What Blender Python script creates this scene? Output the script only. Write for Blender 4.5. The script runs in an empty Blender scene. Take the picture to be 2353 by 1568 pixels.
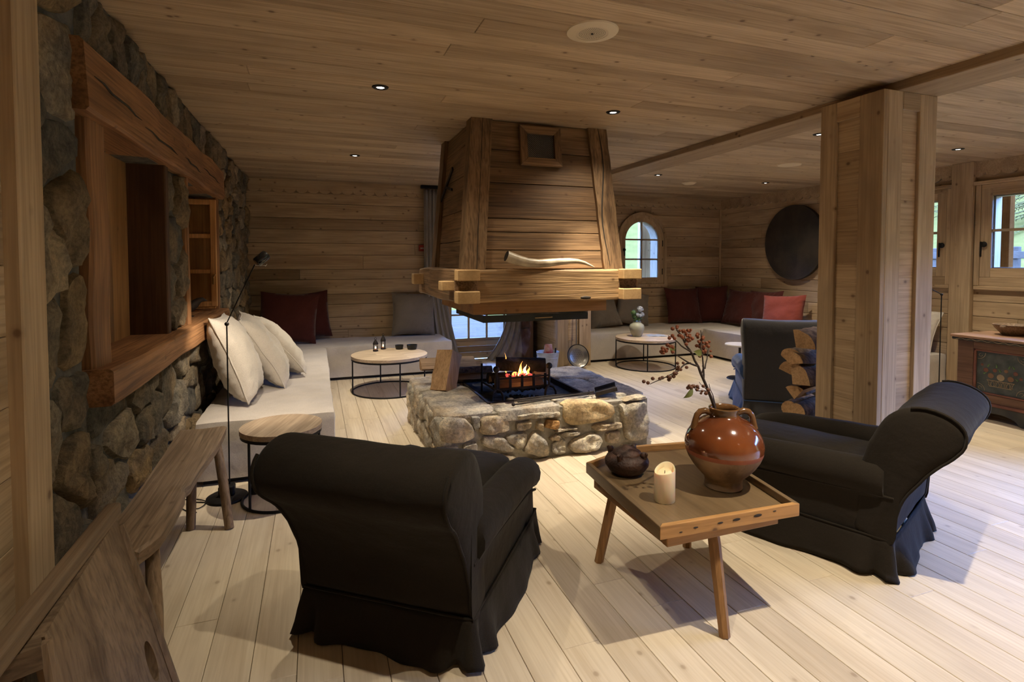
import bpy, bmesh, math, random
from mathutils import Vector, Matrix, noise
random.seed(7)
R = math.radians
scene = bpy.context.scene
COL = scene.collection

# ---------------------------------------------------------------- camera
cam_data = bpy.data.cameras.new('camera')
cam = bpy.data.objects.new('camera', cam_data)
COL.objects.link(cam)
cam_data.sensor_width = 36.0
cam_data.lens = 1245 * 36 / 2353
cam_data.shift_y = -(784 - 647) / 2353
cam_data.clip_start = 0.05
cam_data.clip_end = 300
cam.location = (0, 0, 1.45)
PITCH = math.atan(46 / 1245)
YAW = math.atan(452.5 * math.cos(PITCH) / 1245)
cam.rotation_euler = (math.pi / 2 - PITCH, 0, -YAW)
scene.camera = cam

# ---------------------------------------------------------------- world, lights, exposure
world = bpy.data.worlds.new('world')
scene.world = world
world.use_nodes = True
wn = world.node_tree.nodes
wn['Background'].inputs['Color'].default_value = (0.15, 0.34, 1.0, 1)
wn['Background'].inputs['Strength'].default_value = 42.0
scene.view_settings.view_transform = 'Standard'
scene.view_settings.look = 'None'
scene.view_settings.gamma = 1
scene.view_settings.use_curve_mapping = False
scene.view_settings.exposure = 0.08
scene.cycles.use_denoising = True
scene.cycles.max_bounces = 6
scene.cycles.diffuse_bounces = 4
scene.cycles.use_adaptive_sampling = True
scene.cycles.adaptive_threshold = 0.07
scene.cycles.volume_bounces = 0
scene.cycles.glossy_bounces = 3
scene.cycles.transmission_bounces = 5
scene.cycles.sample_clamp_indirect = 4.0
scene.cycles.caustics_reflective = False
scene.cycles.caustics_refractive = False

HC = 2.52            # ceiling height
XL, XR, YB, YF = -0.80, 6.70, 7.72, -1.6
WARM = (1.0, 0.885, 0.70)
SPOTS = [(0.39, 1.16, 64, 1), (2.02, 1.16, 150, 1), (4.0, 1.16, 110, 1), (5.77, 1.16, 90, 1),
         (0.39, 3.44, 74, 1), (2.02, 3.44, 265, 1), (4.0, 3.44, 80, 1), (5.77, 3.44, 90, 1),
         (0.39, 5.72, 105, 1), (4.0, 5.72, 90, 1), (5.77, 5.79, 80, 1), (2.02, 5.72, 60, 0),
         (0.39, -1.0, 30, 0), (2.02, -1.0, 55, 0), (4.0, -1.0, 80, 0), (5.77, -1.0, 80, 0)]  # unseen row behind the camera, continuing the grid, added as fill
def spot_light(x, y, power, ang, blend=1.0):
    l = bpy.data.lights.new('downlight_or_fill', 'SPOT')
    l.energy = power
    l.color = WARM
    l.spot_size = R(ang)
    l.spot_blend = blend
    l.shadow_soft_size = 0.018
    o = bpy.data.objects.new('downlight_or_fill', l)
    o.location = (x, y, HC - 0.03)
    COL.objects.link(o)
    return o
for (x, y, p, v) in SPOTS:       # each halogen or fill lamp: a tight beam and a soft spill
    near_hood = (x, y) == (2.02, 3.44)
    spot_light(x, y, p * (1.2 if near_hood else 1.08), 62 if near_hood else 82)
    spot_light(x, y, p * (0.16 if near_hood else 0.52), 124)

def portal(loc, rot, sx, sy):
    l = bpy.data.lights.new('window_portal', 'AREA')
    l.shape = 'RECTANGLE'
    l.size = sx
    l.size_y = sy
    l.cycles.is_portal = True
    o = bpy.data.objects.new('window_portal', l)
    o.location = loc
    o.rotation_euler = rot
    COL.objects.link(o)
portal((5.08, YB + 0.02, 1.66), (R(-90), 0, 0), 0.7, 1.0)
portal((2.3, YB + 0.04, 1.15), (R(-90), 0, 0), 1.3, 1.9)
portal((XR + 0.02, 3.28, 1.76), (0, R(90), 0), 0.75, 0.75)
portal((XR + 0.02, 4.53, 1.76), (0, R(90), 0), 0.75, 0.75)
portal((XR + 0.02, 0.48, 1.2), (0, R(90), 0), 1.9, 2.75)

# ---------------------------------------------------------------- materials
def newmat(name):
    m = bpy.data.materials.new(name)
    m.use_nodes = True
    nt = m.node_tree
    b = nt.nodes['Principled BSDF']
    return m, nt, b
def N(nt, t, **kw):
    n = nt.nodes.new(t)
    for k, v in kw.items():
        setattr(n, k, v)
    return n
def ramp(nt, stops, src):
    r = N(nt, 'ShaderNodeValToRGB')
    e = r.color_ramp.elements
    while len(e) < len(stops):
        e.new(0.5)
    for i, (p, c) in enumerate(stops):
        e[i].position = p
        e[i].color = (*c, 1) if len(c) == 3 else c
    nt.links.new(src, r.inputs['Fac'])
    return r
def mixc(nt, fac, a, b, mode='MIX'):
    m = N(nt, 'ShaderNodeMix', data_type='RGBA', blend_type=mode)
    for sock, v in ((m.inputs[0], fac), (m.inputs[6], a), (m.inputs[7], b)):
        if hasattr(v, 'links') or hasattr(v, 'node'):
            nt.links.new(v, sock)
        elif isinstance(v, (int, float)):
            sock.default_value = v
        else:
            sock.default_value = (*v, 1)
    return m.outputs[2]
def coords(nt, scale, rnd=30.0):
    tc = N(nt, 'ShaderNodeTexCoord')
    oi = N(nt, 'ShaderNodeObjectInfo')
    mu = N(nt, 'ShaderNodeVectorMath', operation='MULTIPLY_ADD')
    sc = N(nt, 'ShaderNodeCombineXYZ')
    for i in range(3):
        nt.links.new(oi.outputs['Random'], sc.inputs[i])
    mu.inputs[1].default_value = (rnd, rnd * 1.7, rnd * 0.6)
    nt.links.new(sc.outputs[0], mu.inputs[0])
    nt.links.new(tc.outputs['Object'], mu.inputs[2])
    mp = N(nt, 'ShaderNodeMapping')
    mp.inputs['Scale'].default_value = scale
    nt.links.new(mu.outputs[0], mp.inputs['Vector'])
    return mp.outputs[0], oi.outputs['Random'], mu.outputs[0]
def wood(name, light, dark, axis=0, rough=0.6, knot=0.5, bump=0.15, var=0.25, streak=1.0, knotcol=(0.10, 0.05, 0.025), spec=0.3, patch=0.55):
    m, nt, b = newmat(name)
    def sc(al, ac):
        s = [ac, ac, ac]
        s[axis] = al
        return s
    v, rnd, raw = coords(nt, sc(0.7, 6.5))
    n1 = N(nt, 'ShaderNodeTexNoise')
    n1.inputs['Scale'].default_value = 1.3
    n1.inputs['Detail'].default_value = 5
    n1.inputs['Distortion'].default_value = 0.8
    nt.links.new(v, n1.inputs['Vector'])
    mid = tuple((a + c) / 2 for a, c in zip(light, dark))
    mid2 = tuple(a * 0.35 + c * 0.65 for a, c in zip(dark, light))
    r1 = ramp(nt, [(0.22, dark), (0.42, mid2), (0.62, light)], n1.outputs['Fac'])
    mp2 = N(nt, 'ShaderNodeMapping')
    mp2.inputs['Scale'].default_value = sc(2.2, 85)
    nt.links.new(raw, mp2.inputs['Vector'])
    n2 = N(nt, 'ShaderNodeTexNoise')
    n2.inputs['Scale'].default_value = 1.0
    n2.inputs['Detail'].default_value = 3
    n2.inputs['Distortion'].default_value = 0.4
    nt.links.new(mp2.outputs[0], n2.inputs['Vector'])
    f = 1 - 0.26 * streak
    r2 = ramp(nt, [(0.30, (f, f * 0.97, f * 0.93)), (0.6, (1.04, 1.04, 1.04))], n2.outputs['Fac'])
    c = mixc(nt, 1.0, r1.outputs[0], r2.outputs[0], 'MULTIPLY')
    # smoky patches along the grain
    mp4 = N(nt, 'ShaderNodeMapping')
    mp4.inputs['Scale'].default_value = sc(1.1, 4.5)
    nt.links.new(raw, mp4.inputs['Vector'])
    n4 = N(nt, 'ShaderNodeTexNoise')
    n4.inputs['Scale'].default_value = 1.6
    n4.inputs['Detail'].default_value = 4
    nt.links.new(mp4.outputs[0], n4.inputs['Vector'])
    r4 = ramp(nt, [(0.50, (0, 0, 0)), (0.68, (patch, patch, patch))], n4.outputs['Fac'])
    c = mixc(nt, r4.outputs[0], c, tuple(a * 0.55 + b_ * 0.18 for a, b_ in zip(dark, light)))
    # knots
    mp3 = N(nt, 'ShaderNodeMapping')
    mp3.inputs['Scale'].default_value = sc(6.5, 8.5)
    nt.links.new(raw, mp3.inputs['Vector'])
    vo = N(nt, 'ShaderNodeTexVoronoi')
    vo.inputs['Scale'].default_value = 1.0
    vo.inputs['Randomness'].default_value = 1.0
    nt.links.new(mp3.outputs[0], vo.inputs['Vector'])
    rk = ramp(nt, [(0.0, (1, 1, 1)), (0.06, (0.9, 0.9, 0.9)), (0.10, (0.25, 0.25, 0.25)), (0.17, (0, 0, 0))], vo.outputs['Distance'])
    mm = N(nt, 'ShaderNodeMath', operation='MULTIPLY')
    mm.inputs[1].default_value = knot
    nt.links.new(rk.outputs[0], mm.inputs[0])
    c = mixc(nt, mm.outputs[0], c, knotcol)
    # per board variation
    rv = ramp(nt, [(0.0, (1 - var, 1 - var * 1.15, 1 - var * 1.3)), (0.5, (1, 1, 1)), (1.0, (1 + var * 0.3, 1 + var * 0.22, 1 + var * 0.1))], rnd)
    c = mixc(nt, 1.0, c, rv.outputs[0], 'MULTIPLY')
    nt.links.new(c, b.inputs['Base Color'])
    b.inputs['Roughness'].default_value = rough
    b.inputs['Specular IOR Level'].default_value = spec
    bp = N(nt, 'ShaderNodeBump')
    bp.inputs['Strength'].default_value = bump
    bp.inputs['Distance'].default_value = 0.004
    nt.links.new(n2.outputs['Fac'], bp.inputs['Height'])
    nt.links.new(bp.outputs[0], b.inputs['Normal'])
    return m
def plain(name, col, rough=0.6, metal=0.0, var=0.0, scale=8.0, bump=0.0, bscale=60.0, spec=0.4, emit=None, estr=0.0, col2=None, alpha=None, coat=0.0):
    m, nt, b = newmat(name)
    v, rnd, raw = coords(nt, (1, 1, 1))
    n1 = N(nt, 'ShaderNodeTexNoise')
    n1.inputs['Scale'].default_value = scale
    n1.inputs['Detail'].default_value = 5
    nt.links.new(v, n1.inputs['Vector'])
    c2 = col2 if col2 else tuple(x * (1 - var) for x in col)
    r1 = ramp(nt, [(0.35, c2), (0.65, col)], n1.outputs['Fac'])
    nt.links.new(r1.outputs[0], b.inputs['Base Color'])
    b.inputs['Roughness'].default_value = rough
    b.inputs['Metallic'].default_value = metal
    b.inputs['Specular IOR Level'].default_value = spec
    b.inputs['Coat Weight'].default_value = coat
    if bump:
        n2 = N(nt, 'ShaderNodeTexNoise')
        n2.inputs['Scale'].default_value = bscale
        n2.inputs['Detail'].default_value = 4
        nt.links.new(v, n2.inputs['Vector'])
        bp = N(nt, 'ShaderNodeBump')
        bp.inputs['Strength'].default_value = bump
        bp.inputs['Distance'].default_value = 0.01
        nt.links.new(n2.outputs['Fac'], bp.inputs['Height'])
        nt.links.new(bp.outputs[0], b.inputs['Normal'])
    if emit:
        b.inputs['Emission Color'].default_value = (*emit, 1)
        b.inputs['Emission Strength'].default_value = estr
    return m
def stone_mat(name, cols, bump=0.9):
    m, nt, b = newmat(name)
    v, rnd, raw = coords(nt, (1, 1, 1), 50)
    base = ramp(nt, [(i / (len(cols) - 1), c) for i, c in enumerate(cols)], rnd)
    n1 = N(nt, 'ShaderNodeTexNoise')
    n1.inputs['Scale'].default_value = 9
    n1.inputs['Detail'].default_value = 8
    n1.inputs['Roughness'].default_value = 0.65
    nt.links.new(v, n1.inputs['Vector'])
    r1 = ramp(nt, [(0.3, (0.45, 0.45, 0.46)), (0.46, (0.9, 0.88, 0.85)), (0.64, (1.45, 1.38, 1.22))], n1.outputs['Fac'])
    c = mixc(nt, 1.0, base.outputs[0], r1.outputs[0], 'MULTIPLY')
    n3 = N(nt, 'ShaderNodeTexNoise')
    n3.inputs['Scale'].default_value = 3.2
    n3.inputs['Detail'].default_value = 4
    nt.links.new(v, n3.inputs['Vector'])
    r3 = ramp(nt, [(0.5, (0, 0, 0)), (0.66, (1, 1, 1))], n3.outputs['Fac'])
    mk = N(nt, 'ShaderNodeMath', operation='MULTIPLY')
    mk.inputs[1].default_value = 0.45
    nt.links.new(r3.outputs[0], mk.inputs[0])
    c = mixc(nt, mk.outputs[0], c, (0.44, 0.29, 0.14))
    n5 = N(nt, 'ShaderNodeTexNoise')
    n5.inputs['Scale'].default_value = 55
    n5.inputs['Detail'].default_value = 6
    n5.inputs['Roughness'].default_value = 0.75
    nt.links.new(v, n5.inputs['Vector'])
    r5 = ramp(nt, [(0.34, (0.62, 0.62, 0.62)), (0.62, (1.22, 1.22, 1.22))], n5.outputs['Fac'])
    c = mixc(nt, 1.0, c, r5.outputs[0], 'MULTIPLY')
    nt.links.new(c, b.inputs['Base Color'])
    b.inputs['Roughness'].default_value = 0.85
    b.inputs['Specular IOR Level'].default_value = 0.25
    n2 = N(nt, 'ShaderNodeTexNoise')
    n2.inputs['Scale'].default_value = 26
    n2.inputs['Detail'].default_value = 8
    n2.inputs['Roughness'].default_value = 0.7
    nt.links.new(v, n2.inputs['Vector'])
    bp = N(nt, 'ShaderNodeBump')
    bp.inputs['Strength'].default_value = bump
    bp.inputs['Distance'].default_value = 0.045
    nt.links.new(n2.outputs['Fac'], bp.inputs['Height'])
    nt.links.new(bp.outputs[0], b.inputs['Normal'])
    return m
def fabric(name, col, var=0.12, bump=0.25, weave=700, sheen=0.3):
    m, nt, b = newmat(name)
    v, rnd, raw = coords(nt, (1, 1, 1), 5)
    n1 = N(nt, 'ShaderNodeTexNoise')
    n1.inputs['Scale'].default_value = 5
    n1.inputs['Detail'].default_value = 6
    nt.links.new(v, n1.inputs['Vector'])
    r1 = ramp(nt, [(0.35, tuple(x * (1 - var) for x in col)), (0.65, col)], n1.outputs['Fac'])
    n2 = N(nt, 'ShaderNodeTexNoise')
    n2.inputs['Scale'].default_value = weave * 0.5
    n2.inputs['Detail'].default_value = 1
    nt.links.new(v, n2.inputs['Vector'])
    r2 = ramp(nt, [(0.3, (0.82, 0.82, 0.82)), (0.7, (1.12, 1.12, 1.12))], n2.outputs['Fac'])
    c = mixc(nt, 1.0, r1.outputs[0], r2.outputs[0], 'MULTIPLY')
    nt.links.new(c, b.inputs['Base Color'])
    b.inputs['Roughness'].default_value = 0.95
    b.inputs['Specular IOR Level'].default_value = 0.1
    b.inputs['Sheen Weight'].default_value = sheen
    b.inputs['Sheen Roughness'].default_value = 0.5
    n3 = N(nt, 'ShaderNodeTexNoise')
    n3.inputs['Scale'].default_value = 14
    n3.inputs['Detail'].default_value = 6
    nt.links.new(v, n3.inputs['Vector'])
    bp = N(nt, 'ShaderNodeBump')
    bp.inputs['Strength'].default_value = bump
    bp.inputs['Distance'].default_value = 0.02
    nt.links.new(n3.outputs['Fac'], bp.inputs['Height'])
    nt.links.new(bp.outputs[0], b.inputs['Normal'])
    return m
def glassmat(name, tint=(1, 1, 1), rough=0.0):
    m, nt, b = newmat(name)
    nt.nodes.remove(b)
    out = nt.nodes['Material Output']
    tr = N(nt, 'ShaderNodeBsdfTransparent')
    tr.inputs[0].default_value = (*tint, 1)
    gl = N(nt, 'ShaderNodeBsdfGlossy')
    gl.inputs['Roughness'].default_value = rough
    fr = N(nt, 'ShaderNodeFresnel')
    fr.inputs[0].default_value = 1.45
    mx = N(nt, 'ShaderNodeMixShader')
    nt.links.new(fr.outputs[0], mx.inputs[0])
    nt.links.new(tr.outputs[0], mx.inputs[1])
    nt.links.new(gl.outputs[0], mx.inputs[2])
    nt.links.new(mx.outputs[0], out.inputs['Surface'])
    return m
def emitmat(name, col, s):
    m, nt, b = newmat(name)
    b.inputs['Base Color'].default_value = (0, 0, 0, 1)
    b.inputs['Emission Color'].default_value = (*col, 1)
    b.inputs['Emission Strength'].default_value = s
    return m

PINE_L, PINE_D = (0.52, 0.39, 0.245), (0.37, 0.255, 0.145)
M = {}
for ax, s in enumerate('xyz'):
    M['pine_' + s] = wood('pine_' + s, PINE_L, PINE_D, ax, var=0.30, streak=1.0, knot=0.8)
    M['old_' + s] = wood('old_timber_' + s, (0.29, 0.18, 0.092), (0.10, 0.056, 0.028), ax, var=0.4, knot=0.9, bump=0.6, streak=2.0)
    M['red_' + s] = wood('weathered_timber_' + s, (0.42, 0.215, 0.095), (0.16, 0.065, 0.028), ax, var=0.2, knot=0.6, bump=0.6, streak=1.9)
    M['dark_' + s] = wood('dark_timber_' + s, (0.13, 0.065, 0.032), (0.05, 0.022, 0.012), ax, var=0.2, knot=0.5, bump=0.4)
    M['grey_' + s] = wood('grey_wood_' + s, (0.33, 0.235, 0.15), (0.15, 0.095, 0.055), ax, var=0.25, knot=0.6, bump=0.5, streak=1.8)
    M['mid_' + s] = wood('brown_wood_' + s, (0.40, 0.22, 0.09), (0.17, 0.08, 0.03), ax, var=0.2, knot=0.6, bump=0.3, rough=0.5)
    M['cut_' + s] = wood('split_log_' + s, (0.50, 0.32, 0.17), (0.30, 0.17, 0.08), ax, var=0.25, knot=0.3, bump=0.6, streak=1.2)
M['oak_y'] = wood('oak_floor', (0.67, 0.57, 0.42), (0.52, 0.415, 0.285), 1, rough=0.5, var=0.12, knot=0.5, streak=0.35, knotcol=(0.2, 0.12, 0.06), bump=0.05, patch=0.3)
M['ceil_x'] = wood('pine_ceiling', (0.55, 0.42, 0.275), (0.39, 0.27, 0.16), 0, var=0.30, streak=1.0, knot=0.8)
M['pale_x'] = wood('pale_table_top', (0.74, 0.60, 0.44), (0.50, 0.36, 0.23), 0, rough=0.55, knot=0.3)
M['grey_top'] = wood('grey_table_top', (0.44, 0.34, 0.24), (0.22, 0.155, 0.10), 1, rough=0.5, knot=0.4, streak=1.3)
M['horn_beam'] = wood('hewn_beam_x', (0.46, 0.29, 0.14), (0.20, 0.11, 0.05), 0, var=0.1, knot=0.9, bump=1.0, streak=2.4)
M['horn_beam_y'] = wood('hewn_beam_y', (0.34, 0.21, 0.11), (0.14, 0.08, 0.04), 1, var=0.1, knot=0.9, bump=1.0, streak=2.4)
M['stub'] = wood('sawn_beam_end', (0.55, 0.36, 0.17), (0.40, 0.24, 0.10), 1, var=0.05, knot=0.2, streak=0.4)
M['stone'] = stone_mat('wall_stone', [(0.25, 0.205, 0.15), (0.17, 0.165, 0.145), (0.33, 0.265, 0.18), (0.14, 0.14, 0.13), (0.34, 0.245, 0.135), (0.21, 0.19, 0.155), (0.34, 0.30, 0.24), (0.46, 0.38, 0.27)])
M['hstone'] = stone_mat('hearth_stone', [(0.70, 0.61, 0.48), (0.54, 0.52, 0.46), (0.70, 0.58, 0.41), (0.64, 0.56, 0.45), (0.50, 0.48, 0.43), (0.74, 0.66, 0.53)])
M['htop'] = stone_mat('hearth_slab', [(0.46, 0.42, 0.36), (0.52, 0.47, 0.40), (0.40, 0.375, 0.34)], 0.6)
M['mortar'] = plain('mortar', (0.15, 0.14, 0.12), 0.95, col2=(0.08, 0.078, 0.07), scale=14, bump=1.0, bscale=40)
M['hmortar'] = plain('hearth_mortar', (0.36, 0.33, 0.28), 0.95, col2=(0.22, 0.20, 0.16), scale=14, bump=1.0, bscale=40)
M['linen'] = fabric('cream_linen', (0.66, 0.60, 0.52))
M['linen2'] = fabric('bench_linen', (0.56, 0.50, 0.43))
M['taupe'] = fabric('taupe_linen', (0.33, 0.28, 0.22))
M['red'] = fabric('burgundy_cloth', (0.085, 0.022, 0.017), sheen=0.2)
M['pink'] = fabric('brick_red_cloth', (0.27, 0.062, 0.045), sheen=0.2)
M['charcoal'] = fabric('charcoal_cloth', (0.021, 0.0165, 0.012), bump=0.3, sheen=0.05)
M['chair_grey'] = fabric('grey_brown_cloth', (0.034, 0.031, 0.029), bump=0.3, sheen=0.35)
M['chair_blue'] = fabric('blue_chair_cloth', (0.045, 0.085, 0.19), bump=0.3, sheen=0.2)
M['curtain'] = fabric('grey_linen_curtain', (0.30, 0.265, 0.23))
M['iron'] = plain('black_iron', (0.02, 0.018, 0.017), 0.5, 0.6, var=0.3, bump=0.15)
M['iron2'] = plain('rusty_iron', (0.05, 0.04, 0.035), 0.65, 0.5, var=0.5, bump=0.3)
M['steel'] = plain('dark_steel', (0.05, 0.055, 0.05), 0.35, 0.7, var=0.2)
M['brass'] = plain('brass', (0.6, 0.42, 0.2), 0.3, 0.9)
M['chrome'] = plain('chrome', (0.7, 0.7, 0.7), 0.15, 1.0)
M['blackgloss'] = plain('black_lacquer', (0.012, 0.012, 0.012), 0.18, 0.0, spec=0.6)
M['ash'] = plain('ash', (0.10, 0.10, 0.11), 0.95, col2=(0.03, 0.03, 0.035), scale=20, bump=0.6)
M['cream_plastic'] = plain('cream_plastic', (0.74, 0.62, 0.43), 0.5)
M['dark_slot'] = plain('dark_slot', (0.03, 0.022, 0.015), 0.8)
M['zinc'] = plain('galvanised_zinc', (0.42, 0.45, 0.50), 0.45, 0.5, var=0.3, scale=14)
M['tin'] = plain('dull_tin', (0.30, 0.28, 0.25), 0.35, 0.8, var=0.3)
M['glaze'] = plain('brown_glaze', (0.19, 0.052, 0.014), 0.12, 0.0, col2=(0.10, 0.026, 0.009), scale=5, spec=0.7, coat=0.6)
M['raw_clay'] = plain('raw_clay', (0.42, 0.29, 0.18), 0.8, col2=(0.13, 0.085, 0.05), scale=6, bump=0.4)
M['clay_band'] = plain('orange_clay', (0.42, 0.14, 0.07), 0.6, col2=(0.30, 0.09, 0.045), scale=12)
M['olive_glaze'] = plain('olive_brown_glaze', (0.19, 0.085, 0.03), 0.2, 0, col2=(0.09, 0.045, 0.015), scale=12, coat=0.5)
M['brown_pot'] = plain('dark_brown_clay', (0.075, 0.032, 0.018), 0.55, 0, col2=(0.03, 0.014, 0.01), scale=16, bump=0.6)
M['wax'] = plain('ivory_wax', (0.78, 0.66, 0.46), 0.4, spec=0.4)
M['wax'].node_tree.nodes['Principled BSDF'].inputs['Subsurface Weight'].default_value = 0.3
M['celadon'] = plain('celadon_glaze', (0.50, 0.50, 0.38), 0.15, spec=0.6, coat=0.4)
M['black_clay'] = plain('black_stoneware', (0.012, 0.013, 0.012), 0.4, bump=0.2)
M['horn'] = plain('horn', (0.62, 0.53, 0.38), 0.35, col2=(0.34, 0.26, 0.17), scale=9, bump=0.15)
M['twig'] = plain('dark_twig', (0.045, 0.028, 0.02), 0.7, bump=0.4)
M['berry'] = plain('orange_berry', (0.27, 0.075, 0.025), 0.5, col2=(0.14, 0.04, 0.018), scale=30)
M['berry2'] = plain('brown_berry', (0.16, 0.05, 0.02), 0.5, col2=(0.08, 0.04, 0.02), scale=30)
M['leaf'] = plain('dry_green_leaf', (0.13, 0.14, 0.03), 0.6, var=0.4)
M['leaf2'] = plain('flower_green', (0.16, 0.28, 0.10), 0.6, var=0.4)
M['petal'] = plain('pale_petal', (0.60, 0.62, 0.68), 0.6, var=0.2, scale=40)
M['paper'] = plain('paper', (0.6, 0.62, 0.66), 0.5, col2=(0.30, 0.36, 0.48), scale=14)
M['redbag'] = plain('red_bag', (0.40, 0.30, 0.26), 0.4, col2=(0.25, 0.02, 0.018), scale=10)
M['whitebag'] = plain('white_bag', (0.55, 0.48, 0.42), 0.4)
M['redplastic'] = plain('red_plastic', (0.30, 0.03, 0.02), 0.4)
M['disc'] = plain('dark_wood_disc', (0.045, 0.033, 0.025), 0.6, col2=(0.022, 0.017, 0.014), scale=5, bump=0.3)
M['cushion_grey'] = fabric('grey_cushion', (0.24, 0.205, 0.165))
M['charred'] = plain('charred_wood', (0.03, 0.022, 0.02), 0.9, col2=(0.008, 0.007, 0.007), scale=18, bump=0.8)
M['glass'] = glassmat('clear_glass')
M['grass'] = plain('grass', (0.13, 0.083, 0.020), 0.95, col2=(0.10, 0.072, 0.016), scale=3, bump=0.5, spec=0.0)
M['deck'] = wood('deck_board', (0.09, 0.062, 0.041), (0.07, 0.048, 0.033), 0, var=0.1, knot=0.1, spec=0.0)
M['fence'] = plain('grey_fence', (0.10, 0.07, 0.048), 0.8, var=0.3, spec=0.0)
M['foliage'] = plain('foliage', (0.14, 0.098, 0.032), 0.9, var=0.3, scale=10, spec=0.0)
M['paint'] = plain('faded_blue_paint', (0.085, 0.095, 0.085), 0.65, col2=(0.045, 0.055, 0.05), scale=14, bump=0.2)
M['paint_red'] = plain('faded_red_paint', (0.22, 0.085, 0.055), 0.6, var=0.4)
M['paint_cream'] = plain('cream_paint', (0.38, 0.29, 0.18), 0.6, var=0.3)
M['paint_orange'] = plain('orange_paint', (0.23, 0.125, 0.065), 0.6, var=0.3)
M['plinth'] = plain('dark_green_paint', (0.06, 0.06, 0.05), 0.6, var=0.4)
M['chest'] = wood('chest_wood', (0.19, 0.105, 0.062), (0.085, 0.043, 0.027), 1, var=0.1, knot=0.5, rough=0.5)
M['chest_top'] = wood('chest_top_wood', (0.38, 0.23, 0.14), (0.20, 0.11, 0.065), 1, var=0.1, rough=0.45)
M['bark'] = plain('bark', (0.16, 0.11, 0.075), 0.95, col2=(0.06, 0.04, 0.03), scale=24, bump=1.0, bscale=50, spec=0.1)
M['lens'] = emitmat('lamp_lens', (1.0, 0.93, 0.85), 14)
M['bulb'] = emitmat('warm_bulb', (1.0, 0.8, 0.5), 25)
M['flame'] = emitmat('flame', (1.0, 0.36, 0.07), 3.2)
M['flame_hot'] = emitmat('flame_core', (1.0, 0.66, 0.25), 4.5)
M['ember'] = emitmat('ember', (1.0, 0.12, 0.09), 0.8)
M['candleflame'] = emitmat('candle_flame', (1.0, 0.75, 0.4), 30)

for ax_, s_ in enumerate('xyz'):
    M['settle_' + s_] = wood('settle_wood_' + s_, (0.21, 0.145, 0.09), (0.09, 0.058, 0.034), ax_, var=0.2, knot=0.6, bump=0.5, streak=1.6)

M['outer_wood'] = wood('tan_outer_wood', (0.17, 0.060, 0.016), (0.12, 0.042, 0.011), 2, var=0.1, knot=0.5, spec=0.0)  # even orange-brown base colour of the outer post

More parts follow.
